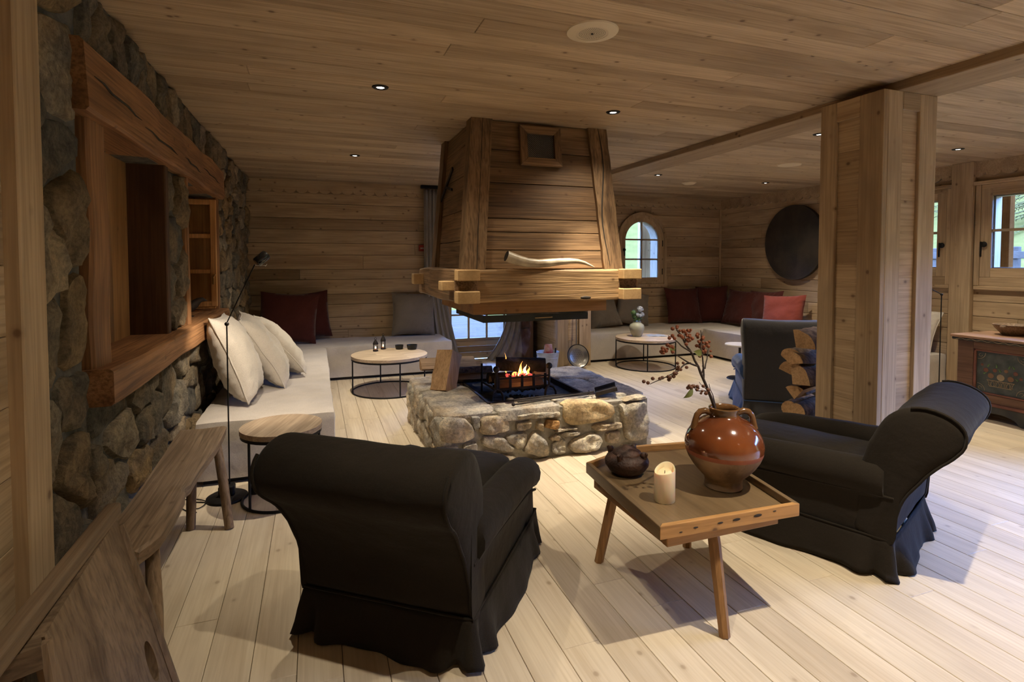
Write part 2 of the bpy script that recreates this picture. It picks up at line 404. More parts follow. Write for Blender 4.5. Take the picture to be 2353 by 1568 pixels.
# ---------------------------------------------------------------- mesh helpers
class MB:
    def __init__(s):
        s.v = []
        s.f = []
    def add(s, vs, fs):
        o = len(s.v)
        s.v += [tuple(v) for v in vs]
        s.f += [tuple(o + i for i in f) for f in fs]
        return s
    def box(s, lo, hi, c=0.0):
        (x0, y0, z0), (x1, y1, z1) = lo, hi
        if c <= 0:
            vs = [(x, y, z) for z in (z0, z1) for y in (y0, y1) for x in (x0, x1)]
            return s.add(vs, [(0, 2, 3, 1), (4, 5, 7, 6), (0, 1, 5, 4), (2, 6, 7, 3), (0, 4, 6, 2), (1, 3, 7, 5)])
        c = min(c, (x1 - x0) / 2.2, (y1 - y0) / 2.2, (z1 - z0) / 2.2)
        L = (lo, hi)
        idx = {}
        vs = []
        for i in (0, 1):
            for j in (0, 1):
                for k in (0, 1):
                    for a in range(3):
                        p = [L[i][0], L[j][1], L[k][2]]
                        sg = [1 - 2 * i, 1 - 2 * j, 1 - 2 * k]
                        for b in range(3):
                            if b != a:
                                p[b] += sg[b] * c
                        idx[(i, j, k, a)] = len(vs)
                        vs.append(p)
        fs = []
        for a in range(3):
            b, d = (a + 1) % 3, (a + 2) % 3
            for sd in (0, 1):
                q = []
                for (u, w) in ((0, 0), (1, 0), (1, 1), (0, 1)):
                    key = [0, 0, 0]
                    key[a], key[b], key[d] = sd, u, w
                    q.append(idx[(*key, a)])
                fs.append(tuple(q if sd else q[::-1]))
        for a in range(3):           # edges along axis a
            b, d = (a + 1) % 3, (a + 2) % 3
            for u in (0, 1):
                for w in (0, 1):
                    k0 = [0, 0, 0]; k1 = [0, 0, 0]
                    k0[a], k0[b], k0[d] = 0, u, w
                    k1[a], k1[b], k1[d] = 1, u, w
                    q = (idx[(*k0, b)], idx[(*k1, b)], idx[(*k1, d)], idx[(*k0, d)])
                    fs.append(q if (u ^ w) == 0 else q[::-1])
        for i in (0, 1):
            for j in (0, 1):
                for k in (0, 1):
                    q = tuple(idx[(i, j, k, a)] for a in range(3))
                    fs.append(q if (i ^ j ^ k) else q[::-1])
        return s.add(vs, fs)
    def bar(s, p0, p1, w, h=None, up=(0, 0, 1)):
        h = h or w
        p0, p1 = Vector(p0), Vector(p1)
        d = (p1 - p0).normalized()
        up = Vector(up)
        if abs(d.dot(up)) > 0.98:
            up = Vector((1, 0, 0))
        a = d.cross(up).normalized()
        b = a.cross(d).normalized()
        vs = []
        for p in (p0, p1):
            for (i, j) in ((-1, -1), (1, -1), (1, 1), (-1, 1)):
                vs.append(p + a * i * w / 2 + b * j * h / 2)
        return s.add(vs, [(0, 1, 2, 3), (7, 6, 5, 4), (0, 4, 5, 1), (1, 5, 6, 2), (2, 6, 7, 3), (3, 7, 4, 0)])
    def tube(s, pts, rad, n=8, caps=True, closed=False):
        pts = [Vector(p) for p in pts]
        m = len(pts)
        if not isinstance(rad, (list, tuple)):
            rad = [rad] * m
        prev = None
        rings = []
        for i, p in enumerate(pts):
            if closed:
                t = pts[(i + 1) % m] - pts[i - 1]
            else:
                t = pts[min(i + 1, m - 1)] - pts[max(i - 1, 0)]
            t.normalize()
            if prev is None:
                ref = Vector((0, 0, 1)) if abs(t.z) < 0.9 else Vector((1, 0, 0))
                a = t.cross(ref).normalized()
            else:
                a = (prev - t * prev.dot(t))
                a = a.normalized() if a.length > 1e-6 else t.orthogonal().normalized()
            prev = a
            b = t.cross(a)
            rings.append([p + (a * math.cos(2 * math.pi * k / n) + b * math.sin(2 * math.pi * k / n)) * rad[i] for k in range(n)])
        vs = [v for r in rings for v in r]
        fs = []
        for i in range(m if closed else m - 1):
            i2 = (i + 1) % m
            for k in range(n):
                k2 = (k + 1) % n
                fs.append((i * n + k, i * n + k2, i2 * n + k2, i2 * n + k))
        if caps and not closed:
            fs.append(tuple(range(n))[::-1])
            fs.append(tuple((m - 1) * n + k for k in range(n)))
        return s.add(vs, fs)
    def cyl(s, p0, p1, r0, r1=None, n=16):
        return s.tube([p0, p1], [r0, r1 if r1 is not None else r0], n)
    def lathe(s, prof, c=(0, 0, 0), n=32, cap0=False, cap1=False):
        vs, fs = [], []
        for (r, z) in prof:
            for k in range(n):
                a = 2 * math.pi * k / n
                vs.append((c[0] + r * math.cos(a), c[1] + r * math.sin(a), c[2] + z))
        for i in range(len(prof) - 1):
            for k in range(n):
                k2 = (k + 1) % n
                fs.append((i * n + k, i * n + k2, (i + 1) * n + k2, (i + 1) * n + k))
        if cap0:
            fs.append(tuple(range(n))[::-1])
        if cap1:
            fs.append(tuple((len(prof) - 1) * n + k for k in range(n)))
        return s.add(vs, fs)
    def disc(s, c, r, n=24, up=1):
        vs = [(c[0] + r * math.cos(2 * math.pi * k / n), c[1] + r * math.sin(2 * math.pi * k / n), c[2]) for k in range(n)]
        return s.add(vs, [tuple(range(n)) if up > 0 else tuple(range(n))[::-1]])
    def sphere(s, c, r, n=10, m=7, sc=(1, 1, 1)):
        vs = [(c[0], c[1], c[2] - r * sc[2])]
        for i in range(1, m):
            t = math.pi * i / m
            for k in range(n):
                a = 2 * math.pi * k / n
                vs.append((c[0] + r * sc[0] * math.sin(t) * math.cos(a), c[1] + r * sc[1] * math.sin(t) * math.sin(a), c[2] - r * sc[2] * math.cos(t)))
        vs.append((c[0], c[1], c[2] + r * sc[2]))
        fs = [(0, 1 + (k + 1) % n, 1 + k) for k in range(n)]
        for i in range(m - 2):
            for k in range(n):
                k2 = (k + 1) % n
                fs.append((1 + i * n + k, 1 + i * n + k2, 1 + (i + 1) * n + k2, 1 + (i + 1) * n + k))
        t = len(vs) - 1
        o = 1 + (m - 2) * n
        fs += [(t, o + k, o + (k + 1) % n) for k in range(n)]
        return s.add(vs, fs)
    def prism(s, poly, fn, a0, a1):
        """poly: 2D points; fn(u, v, a) -> 3D."""
        n = len(poly)
        vs = [fn(u, v, a0) for u, v in poly] + [fn(u, v, a1) for u, v in poly]
        fs = [tuple(range(n))[::-1], tuple(range(n, 2 * n))]
        for k in range(n):
            k2 = (k + 1) % n
            fs.append((k, k2, n + k2, n + k))
        return s.add(vs, fs)
    def obj(s, name, mat, parent=None, smooth=None, xf=None, kind=None, fixn=True):
        me = bpy.data.meshes.new(name)
        me.from_pydata(s.v, [], s.f)
        if fixn:
            bm = bmesh.new()
            bm.from_mesh(me)
            bmesh.ops.recalc_face_normals(bm, faces=bm.faces)
            bm.to_mesh(me)
            bm.free()
        if smooth is not None:
            me.shade_smooth()
            me.set_sharp_from_angle(angle=R(smooth))
        me.materials.append(M[mat] if isinstance(mat, str) else mat)
        o = bpy.data.objects.new(name, me)
        COL.objects.link(o)
        if xf is not None:
            o.matrix_world = xf
        if parent:
            o.parent = parent
        if kind:
            o['kind'] = kind
        return o
def tag(o, label, cat, group=None):
    o['label'] = label
    o['category'] = cat
    if group:
        o['group'] = group
    return o
def thing(name, label, cat, loc=(0, 0, 0), rz=0.0, group=None):
    o = bpy.data.objects.new(name, None)
    o.empty_display_size = 0.1
    COL.objects.link(o)
    o.location = loc
    o.rotation_euler = (0, 0, rz)
    return tag(o, label, cat, group)
def struct(o, label=None, cat=None):
    o['kind'] = 'structure'
    if label: o['label'] = label
    if cat: o['category'] = cat
    return o
def kids(o):
    return [c for c in o.children]
def copy_tree(o, parent=None):
    c = o.copy()
    COL.objects.link(c)
    if parent:
        c.parent = parent
    for ch in kids(o):
        copy_tree(ch, c)
    return c
def slabquad(mb, p00, p10, p11, p01, t, c=0.004):
    """plank with a chamfered outer face; corners counter-clockwise seen from outside; thickness t goes inwards"""
    P = [Vector(p) for p in (p00, p10, p11, p01)]
    n = (P[1] - P[0]).cross(P[3] - P[0]).normalized()
    cen = sum(P, Vector()) / 4
    e1 = (P[1] - P[0]).normalized()
    e2 = (P[3] - P[0]).normalized()
    sg = [(1, 1), (-1, 1), (-1, -1), (1, -1)]
    outer = [p + e1 * a * c + e2 * b * c for p, (a, b) in zip(P, sg)]
    mid = [p - n * c for p in P]
    back = [p - n * t for p in P]
    vs = outer + mid + back
    fs = [(0, 1, 2, 3), (11, 10, 9, 8)]
    for k in range(4):
        k2 = (k + 1) % 4
        fs += [(k, 4 + k, 4 + k2, k2), (4 + k, 8 + k, 8 + k2, 4 + k2)]
    mb.add(vs, fs)
    return mb
def subtract(rect, holes):
    out = [rect]
    for (h0, h1, g0, g1) in holes:
        nxt = []
        for (a0, a1, b0, b1) in out:
            if h1 <= a0 or h0 >= a1 or g1 <= b0 + 1e-4 or g0 >= b1 - 1e-4:
                nxt.append((a0, a1, b0, b1))
                continue
            if h0 > a0: nxt.append((a0, h0, b0, b1))
            if h1 < a1: nxt.append((h1, a1, b0, b1))
            m0, m1 = max(a0, h0), min(a1, h1)
            if g0 > b0 + 0.01: nxt.append((m0, m1, b0, g0))
            if g1 < b1 - 0.01: nxt.append((m0, m1, g1, b1))
        out = nxt
    return [r for r in out if r[1] - r[0] > 0.01 and r[3] - r[2] > 0.008]
def plank_field(parent, mapping, a0, a1, rows, holes=(), mat='pine_x', t=0.02, joint=(2.0, 3.6), c=0.0025, name='plank', seed=1):
    rnd = random.Random(seed)
    for (b0, b1) in rows:
        cuts = [a0]
        x = a0 + rnd.uniform(0.6, joint[1])
        while x < a1 - 0.5:
            cuts.append(x)
            x += rnd.uniform(*joint)
        cuts.append(a1)
        for i in range(len(cuts) - 1):
            for (u0, u1, v0, v1) in subtract((cuts[i], cuts[i + 1], b0, b1), holes):
                mb = MB()
                slabquad(mb, mapping(u0, v0), mapping(u1, v0), mapping(u1, v1), mapping(u0, v1), t, c)
                mb.obj(name, mat, parent)
def rows_of(b0, b1, w):
    n = max(1, round((b1 - b0) / w))
    return [(b0 + (b1 - b0) * i / n, b0 + (b1 - b0) * (i + 1) / n) for i in range(n)]
def nz(p, s=1.0, o=0.0):
    return noise.noise(Vector((p[0] * s + o, p[1] * s + o * 0.7, p[2] * s - o * 1.3)))
# ================================================================ ROOM SHELL
def mslab(mb, P, nrm, t, c=0.003):
    p = [Vector(q) for q in P]
    n = (p[1] - p[0]).cross(p[3] - p[0])
    if n.dot(Vector(nrm)) < 0:
        p = [p[0], p[3], p[2], p[1]]
    return slabquad(mb, *p, t, c)
def field(parent, mapping, nrm, a0, a1, rows, holes=(), mat='pine_x', t=0.02, joint=(2.0, 3.6), c=0.0035, name='plank', seed=1, gap=0.0022):
    rnd = random.Random(seed)
    for (b0, b1) in rows:
        cuts = [a0]
        x = a0 + rnd.uniform(0.6, joint[1])
        while x < a1 - 0.5:
            cuts.append(x)
            x += rnd.uniform(*joint)
        cuts.append(a1)
        for i in range(len(cuts) - 1):
            for (u0, u1, v0, v1) in subtract((cuts[i] + 0.0006, cuts[i + 1] - 0.0006, b0 + gap, b1 - gap), holes):
                mb = MB()
                mslab(mb, (mapping(u0, v0), mapping(u1, v0), mapping(u1, v1), mapping(u0, v1)), nrm, t, c)
                mb.obj(name, mat, parent, fixn=False)

# floor
floor = struct(MB().box((-2.2, YF - 0.1, -0.2), (XR + 0.3, YB + 0.3, -0.02)).obj('floor', 'oak_y'))
bw = 0.1545
k0 = math.floor((XL - 0.2 + 0.233) / bw)
rws = [(-0.233 + bw * k, -0.233 + bw * (k + 1)) for k in range(k0, int((XR + 0.3) / bw) + 2)]
rws = [(max(a, -1.0), min(b, XR)) for a, b in rws if b > -1.0 and a < XR - 0.02]
field(floor, lambda a, b: (b, a, 0.0), (0, 0, 1), YF, YB, rws, mat='oak_y', joint=(1.5, 2.4), c=0.0016, seed=3, gap=0.0011)

# ceiling
ceiling = struct(MB().box((-1.5, YF - 0.1, HC + 0.02), (XR + 0.3, YB + 0.3, HC + 0.2)).obj('ceiling', 'ceil_x'))
field(ceiling, lambda a, b: (a, b, HC), (0, 0, -1), -1.0, 3.33, rows_of(YF, YB, 0.163), mat='ceil_x', joint=(2.2, 3.9), c=0.003, seed=5)
field(ceiling, lambda a, b: (a, b, HC), (0, 0, -1), 3.33, XR, rows_of(YF, YB, 0.163), mat='ceil_x', joint=(2.2, 3.9), c=0.003, seed=8)
beam = struct(MB().box((3.27, YF, HC - 0.055), (3.62, YB, HC + 0.01), 0.004).obj('ceiling_beam', 'pine_y'),
              'broad flat pine beam crossing the ceiling over the square pillar', 'beam')

# back wall (normal -Y at y = YB)
zrows = [0, 0.17, 0.34, 0.52, 0.691, 0.866, 1.007, 1.206, 1.344, 1.537, 1.694, 1.876, 2.024, 2.221, 2.361, 2.52]
zr = list(zip(zrows[:-1], zrows[1:]))
AX, AR, AZ = 5.083, 0.335, 1.79          # arched window: centre x, radius, springing height
arch_holes = [(AX - AR, AX + AR, 1.18, AZ)]
hz = [AZ] + [z for z in zrows if AZ < z < AZ + AR] + [AZ + AR]
for i in range(len(hz) - 1):
    hw = math.sqrt(max(0, AR * AR - (hz[i] - AZ) ** 2))
    arch_holes.append((AX - hw, AX + hw, hz[i], hz[i + 1]))
door_hole = (1.72, 2.98, -0.01, 2.15)
wall_back = struct(MB().box((-1.3, YB + 0.02, 0), (1.72, YB + 0.2, HC)).box((2.98, YB + 0.02, 0), (AX - 0.36, YB + 0.2, HC))
    .box((AX + 0.36, YB + 0.02, 0), (XR + 0.3, YB + 0.2, HC)).box((1.72, YB + 0.02, 2.15), (2.98, YB + 0.2, HC))
    .box((AX - 0.36, YB + 0.02, 0), (AX + 0.36, YB + 0.2, 1.17)).box((AX - 0.36, YB + 0.02, 2.16), (AX + 0.36, YB + 0.2, HC)).obj('wall_back', 'pine_x'))
field(wall_back, lambda a, b: (a, YB, b), (0, -1, 0), -0.85, XR, zr, arch_holes + [door_hole], mat='pine_x', joint=(2.4, 4.2), seed=11)
# right wall (normal -X at x = XR)
win_b = (2.93, 3.64, 1.38, 2.14)
win_a = (4.17, 4.89, 1.38, 2.14)
win_c = (-0.9, 1.85, 0.25, 2.15)
rw = MB()
ys = [(YF, -0.9, None), (-0.9, 1.85, win_c), (1.85, 2.93, None), (2.93, 3.64, win_b), (3.64, 4.17, None), (4.17, 4.89, win_a), (4.89, YB + 0.2, None)]
for (y0, y1, w) in ys:
    if w is None:
        rw.box((XR + 0.02, y0, 0), (XR + 0.09, y1, HC))
    else:
        rw.box((XR + 0.02, y0, 0), (XR + 0.09, y1, w[2]))
        rw.box((XR + 0.02, y0, w[3]), (XR + 0.09, y1, HC))
wall_right = struct(rw.obj('wall_right', 'pine_y'))
zrows2 = [0, 0.18, 0.35, 0.53, 0.70, 0.86, 1.02, 1.187, 1.333, 1.516, 1.68, 1.822, 2.041, 2.273, 2.52]
field(wall_right, lambda a, b: (XR, a, b), (-1, 0, 0), YF, YB, list(zip(zrows2[:-1], zrows2[1:])), [win_a, win_b, win_c], mat='pine_y', joint=(2.4, 4.0), seed=12)
# front wall behind the camera
wall_front = struct(MB().box((-1.3, YF - 0.2, 0), (XR + 0.3, YF, HC)).obj('wall_front', 'pine_x'))
# near left wall: boards and corner post
NX = -0.735
wall_left_near = struct(MB().box((-1.3, YF, 0), (NX - 0.02, 1.86, HC)).obj('wall_near', 'pine_y'))
field(wall_left_near, lambda a, b: (NX, a, b), (1, 0, 0), YF, 1.72, rows_of(0, HC, 0.185), mat='pine_y', seed=14, gap=0.0008, c=0.002)
post = MB().box((-1.0, 1.715, 0), (-0.70, 1.85, HC), 0.004).obj('corner_post', 'pine_z', wall_left_near)

# ---------------------------------------------------------------- rubble stone
def clip(poly, px, py, nx, ny):
    out = []
    for i in range(len(poly)):
        a, b = poly[i], poly[(i + 1) % len(poly)]
        da = (a[0] - px) * nx + (a[1] - py) * ny
        db = (b[0] - px) * nx + (b[1] - py) * ny
        if da <= 0: out.append(a)
        if da * db < 0:
            t = da / (da - db)
            out.append((a[0] + (b[0] - a[0]) * t, a[1] + (b[1] - a[1]) * t))
    return out
def cells(rect, cw, ch, seed, jit=0.42):
    rnd = random.Random(seed)
    u0, u1, v0, v1 = rect
    asp = cw / ch
    nv = max(1, round((v1 - v0) / ch))
    seeds = []
    for j in range(nv):
        nu = max(1, round((u1 - u0) / cw / rnd.uniform(0.8, 1.25)))
        off = rnd.uniform(0, 1)
        for i in range(nu + 1):
            uu = u0 + (i + off * 0.9 - 0.2) * (u1 - u0) / nu + rnd.uniform(-jit, jit) * cw
            vv = v0 + (j + 0.5) * (v1 - v0) / nv + rnd.uniform(-jit, jit) * ch
            if rnd.random() < 0.14: continue
            if u0 < uu < u1 and v0 < vv < v1:
                seeds.append((uu, vv * asp))
    if not seeds:
        seeds = [((u0 + u1) / 2, (v0 + v1) / 2 * asp)]
    out = []
    for i, s in enumerate(seeds):
        poly = [(u0, v0 * asp), (u1, v0 * asp), (u1, v1 * asp), (u0, v1 * asp)]
        for j, q in enumerate(seeds):
            if i != j and poly:
                poly = clip(poly, (s[0] + q[0]) / 2, (s[1] + q[1]) / 2, q[0] - s[0], q[1] - s[1])
        if len(poly) > 2:
            out.append([(p[0], p[1] / asp) for p in poly])
    return out
def stone(name, poly, mp, h, parent, mat, seed, gap=0.012, n=22, rough=1.0, base=-0.04, flat=False, dense=False):
    cu = sum(p[0] for p in poly) / len(poly)
    cv = sum(p[1] for p in poly) / len(poly)
    rad = []
    for k in range(n):
        a = 2 * math.pi * (k + 0.5) / n
        dx, dy = math.cos(a), math.sin(a)
        best = 1e9
        for i in range(len(poly)):
            x1, y1 = poly[i][0] - cu, poly[i][1] - cv
            x2, y2 = poly[(i + 1) % len(poly)][0] - cu, poly[(i + 1) % len(poly)][1] - cv
            den = dx * (y2 - y1) - dy * (x2 - x1)
            if abs(den) < 1e-9: continue
            t = (x1 * (y2 - y1) - y1 * (x2 - x1)) / den
            s = (x1 * dy - y1 * dx) / den
            if t > 0 and -1e-6 <= s <= 1 + 1e-6 and t < best: best = t
        rad.append(best if best < 1e8 else 0.03)
    rs = []
    for k in range(n):
        m = 0.7 * rad[k] + 0.15 * (rad[k - 1] + rad[(k + 1) % n])
        m = min(m, rad[k] * 1.02)
        wob = 1 + 0.12 * rough * noise.noise(Vector((math.cos(2 * math.pi * k / n) * 1.5, math.sin(2 * math.pi * k / n) * 1.5, seed * 3.7)))
        rs.append(max(0.012, m * wob - gap * 0.6))
    if flat:
        rings = [(1.0, base), (1.0, h * 0.75), (0.965, h), (0.6, h)]
    elif dense:
        rings = [(1.0, base), (1.0, h * 0.25), (0.965, h * 0.72), (0.89, h * 0.94), (0.7, h), (0.5, h), (0.25, h)]
    else:
        rings = [(1.0, base), (1.0, h * 0.35), (0.93, h * 0.85), (0.70, h * 1.0), (0.35, h)]
    vs = []
    for ri, (f, d) in enumerate(rings):
        for k in range(n):
            a = 2 * math.pi * (k + 0.5) / n
            u, v = cu + math.cos(a) * rs[k] * f, cv + math.sin(a) * rs[k] * f
            dd = d
            if ri > 0:
                q = Vector((u * 13 + seed, v * 13, seed * 1.3))
                dd += (noise.noise(q) * 0.45 + noise.noise(q * 3) * 0.2) * h * rough * (0.35 if flat else 1) * (0.6 if ri == 1 else 1)
            vs.append(mp(u, v, dd))
    vs.append(mp(cu, cv, rings[-1][1] + noise.noise(Vector((cu * 13, cv * 13, seed))) * 0.2 * h * (0.2 if flat else 1)))
    fs = []
    for i in range(len(rings) - 1):
        for k in range(n):
            k2 = (k + 1) % n
            fs.append((i * n + k, i * n + k2, (i + 1) * n + k2, (i + 1) * n + k))
    o = (len(rings) - 1) * n
    for k in range(n):
        fs.append((o + k, o + (k + 1) % n, len(vs) - 1))
    return MB().add(vs, fs).obj(name, mat, parent, smooth=52)

wall_left = MB()
for (y0, y1, z0, z1) in [(1.86, 2.45, 0, HC), (2.45, 5.42, 0, 0.92), (2.45, 5.42, 2.0, HC), (3.66, 4.14, 0.92, 2.0), (5.42, YB + 0.1, 0, HC)]:
    wall_left.box((-1.5, y0, z0), (-0.828, y1, z1))
wall_left = struct(wall_left.obj('wall_left', 'mortar'))
mpL = lambda u, v, d: (-0.85 + d, u, v)
sd = 100
for rect, cw, ch in [((1.95, 2.46, 0, HC), 0.30, 0.26), ((2.46, 5.42, 0, 0.9), 0.30, 0.19), ((2.46, 5.42, 2.26, HC), 0.19, 0.27),
                     ((3.68, 4.13, 1.03, 2.0), 0.22, 0.22), ((5.42, 7.7, 0, HC), 0.23, 0.19)]:
    for poly in cells(rect, cw, ch, sd):
        sd += 1
        if max(p[0] for p in poly) - min(p[0] for p in poly) < 0.05: continue
        stone('stone', poly, mpL, random.Random(sd).uniform(0.035, 0.07), wall_left, 'stone', sd, gap=0.016)
# timber lintel, sill and niches
def hewn(name, lo, hi, mat, parent, ax, amp=0.008, seed=0, seg=24):
    L = hi[ax] - lo[ax]
    b, d = (ax + 1) % 3, (ax + 2) % 3
    c = 0.012
    vs, fs = [], []
    ring = [(lo[b] + c, lo[d]), (hi[b] - c, lo[d]), (hi[b], lo[d] + c), (hi[b], hi[d] - c), (hi[b] - c, hi[d]), (lo[b] + c, hi[d]), (lo[b], hi[d] - c), (lo[b], lo[d] + c)]
    for i in range(seg + 1):
        a = lo[ax] + L * i / seg
        for (p, q) in ring:
            v = [0, 0, 0]
            v[ax], v[b], v[d] = a, p, q
            w = Vector(v)
            o = Vector((noise.noise(w * 2.3 + Vector((seed, 0, 0))), noise.noise(w * 2.3 + Vector((0, seed + 9, 0))), noise.noise(w * 2.3 + Vector((0, 0, seed + 5))))) * amp
            o[ax] = 0
            vs.append(w + o)
    n = 8
    for i in range(seg):
        for k in range(n):
            fs.append((i * n + k, i * n + (k + 1) % n, (i + 1) * n + (k + 1) % n, (i + 1) * n + k))
    fs += [tuple(range(n))[::-1], tuple(seg * n + k for k in range(n))]
    return MB().add(vs, fs).obj(name, mat, parent, smooth=40)
hewn('lintel', (-1.2, 2.36, 2.0), (-0.755, 5.44, 2.25), 'red_y', wall_left, 1, 0.02, 3)
hewn('windowsill', (-1.25, 2.47, 0.89), (-0.735, 5.42, 1.03), 'red_y', wall_left, 1, 0.014, 8)
hewn('jamb', (-1.0, 2.49, 1.02), (-0.80, 2.68, 2.01), 'red_z', wall_left, 2, 0.01, 4)
MB().box((-1.0, 3.61, 1.02), (-0.80, 3.68, 2.01), 0.006).obj('jamb', 'dark_z', wall_left)
hewn('jamb', (-1.22, 4.13, 1.02), (-0.795, 4.20, 2.01), 'red_z', wall_left, 2, 0.006, 14)
hewn('jamb', (-1.22, 5.33, 1.02), (-0.80, 5.43, 2.01), 'red_z', wall_left, 2, 0.006, 24)
b1 = MB().box((-1.03, 2.45, 1.0), (-0.99, 3.7, 2.02)).obj('back_board', 'mid_z', wall_left)
b2 = MB().box((-1.24, 4.1, 1.0), (-1.20, 5.5, 2.02)).obj('back_board', 'mid_z', wall_left)
# dark drip line in niche: cracks along the lintel
for (y0, z0, y1, z1) in [(2.42, 2.13, 3.0, 2.11), (3.05, 2.09, 3.8, 2.08), (3.9, 2.1, 4.4, 2.08), (4.5, 2.13, 5.2, 2.11)]:
    pts = [(-0.757 + 0.004, y0 + (y1 - y0) * t / 6, z0 + (z1 - z0) * t / 6 + 0.006 * math.sin(t * 2.1)) for t in range(7)]
    MB().tube(pts, [0.0015, 0.004, 0.005, 0.005, 0.005, 0.004, 0.0015], 5).obj('crack', 'dark_slot', wall_left)

# casement leaf standing open in the second niche
leafw = thing('casement_window', 'small glazed pine casement standing open in the stone wall niche', 'window', (-0.98, 5.22, 1.065))
fr = MB()
for (x0, x1, z0, z1) in [(-0.19, -0.145, 0, 0.91), (0.145, 0.19, 0, 0.91), (-0.145, 0.145, 0, 0.045), (-0.145, 0.145, 0.865, 0.91)]:
    fr.box((x0, -0.018, z0), (x1, 0.018, z1), 0.004)
fr.obj('frame', 'mid_z', leafw)
M['leafwood'] = wood('honey_pine', (0.80, 0.47, 0.20), (0.60, 0.31, 0.11), 2, var=0.05, knot=0.3)
for c in leafw.children: c.data.materials[0] = M['leafwood']
MB().box((-0.06, -0.012, 0.045), (-0.015, 0.012, 0.865), 0.003).obj('muntin', 'leafwood', leafw)
for z in (0.30, 0.60):
    MB().box((-0.145, -0.012, z - 0.018), (0.145, 0.012, z + 0.018), 0.003).obj('muntin', 'leafwood', leafw)
for (x0, x1) in ((-0.145, -0.06), (-0.015, 0.145)):
    for (z0, z1) in ((0.045, 0.282), (0.318, 0.582), (0.618, 0.865)):
        MB().box((x0, -0.002, z0), (x1, 0.002, z1)).obj('pane', 'glass', leafw)
MB().box((0.155, -0.028, 0.19), (0.172, -0.018, 0.26), 0.003).bar((0.163, -0.03, 0.25), (0.18, -0.035, 0.275), 0.012).obj('handle', 'brass', leafw)
wb = MB().box((-0.16, 0.03, -0.02), (0.17, 0.05, 0.90)).obj('shutter_board', 'leafwood', leafw)

# scalloped frieze boards
def frieze(name, fn, a0, a1, z0, r=0.072):
    n = max(1, round((a1 - a0) / (2 * r)))
    poly = [(a0, HC)]
    for i in range(n):
        for k in range(9):
            t = math.pi * k / 8
            w = (a1 - a0) / n
            poly.append((a0 + w * (i + 0.5) - w / 2 * math.cos(t), z0 - w * 0.36 * math.sin(t)))
    poly.append((a1, HC))
    mb = MB()
    m = len(poly)
    # build as strips so that the n-gon stays clean
    vs, fs = [], []
    for (u, v) in poly[1:-1]:
        for d in (0.0, 0.022):
            vs.append(fn(u, v, d))
            vs.append(fn(u, HC, d))
    for i in range(len(poly) - 3):
        a, b = i * 4, (i + 1) * 4
        fs += [(a, b, b + 1, a + 1), (a + 2, a + 3, b + 3, b + 2), (a, a + 2, b + 2, b)]
    return struct(mb.add(vs, fs).obj(name, 'pine_x'))
frieze('trim_1', lambda u, v, d: (u, YB - d, v), -0.8, 3.09, 2.40)
frieze('trim_2', lambda u, v, d: (u, YB - d, v), 3.60, XR, 2.40)
f3 = frieze('trim_3', lambda u, v, d: (XR - d, u, v), 0.0, YB, 2.40)
struct(MB().box((XR - 0.03, YB - 0.03, 0), (XR, YB, HC), 0.004).obj('trim_4', 'pine_z'))

# ---------------------------------------------------------------- arched window
def arch_pts(cx, r, z0, zs, n=20):
    pts = [(cx - r, z0)]
    for k in range(n + 1):
        t = math.pi - math.pi * k / n
        pts.append((cx + r * math.cos(t), zs + r * math.sin(t)))
    pts.append((cx + r, z0))
    return pts
def arch_ring(name, ro, ri, z0o, z0i, y0, y1, mat, parent, bottom=True):
    o = arch_pts(AX, ro, z0o, AZ)
    i = arch_pts(AX, ri, z0i, AZ)
    vs, fs = [], []
    for (a, b) in zip(o, i):
        vs += [(a[0], y0, a[1]), (b[0], y0, b[1]), (a[0], y1, a[1]), (b[0], y1, b[1])]
    m = len(o)
    for k in range(m if bottom else m - 1):
        a, b = 4 * k, 4 * ((k + 1) % m)
        fs += [(a, b, b + 1, a + 1), (a + 2, a + 3, b + 3, b + 2), (a, a + 2, b + 2, b), (a + 1, b + 1, b + 3, a + 3)]
    return MB().add(vs, fs).obj(name, mat, parent, smooth=30)
win = struct(arch_ring('window_1', 0.47, 0.425, 1.03, 1.075, YB - 0.045, YB, 'pine_z', None), 'small arched window with six panes in the plank wall', 'window')
arch_ring('casing', 0.425, 0.385, 1.075, 1.115, YB - 0.025, YB, 'pine_z', win)
arch_ring('sash', 0.39, 0.315, 1.115, 1.185, YB - 0.02, YB + 0.03, 'pine_z', win)
arch_ring('reveal', 0.42, 0.34, 1.09, 1.165, YB + 0.03, YB + 0.24, 'pine_z', win)
MB().box((AX - 0.013, YB - 0.012, 1.18), (AX + 0.013, YB + 0.02, AZ + 0.32), 0.003).obj('muntin', 'pine_z', win)
for z in (1.485, 1.81):
    MB().box((AX - 0.32, YB - 0.012, z - 0.013), (AX + 0.32, YB + 0.02, z + 0.013), 0.003).obj('muntin', 'pine_x', win)
for (x0, x1) in ((AX - 0.317, AX - 0.013), (AX + 0.013, AX + 0.317)):
    for (z0, z1) in ((1.187, 1.472), (1.498, 1.797)):
        MB().box((x0, YB + 0.005, z0), (x1, YB + 0.009, z1)).obj('pane', 'glass', win)
for s in (-1, 1):
    pts = [(AX + s * 0.013, 1.823)] + [(AX + s * 0.317 * math.sin(t * math.pi / 16) , AZ + 0.317 * math.cos(t * math.pi / 16)) for t in range(1, 8)] + [(AX + s * 0.316, 1.823)]
    MB().prism(pts, lambda u, v, a: (u, a, v), YB + 0.005, YB + 0.009).obj('pane', 'glass', win)
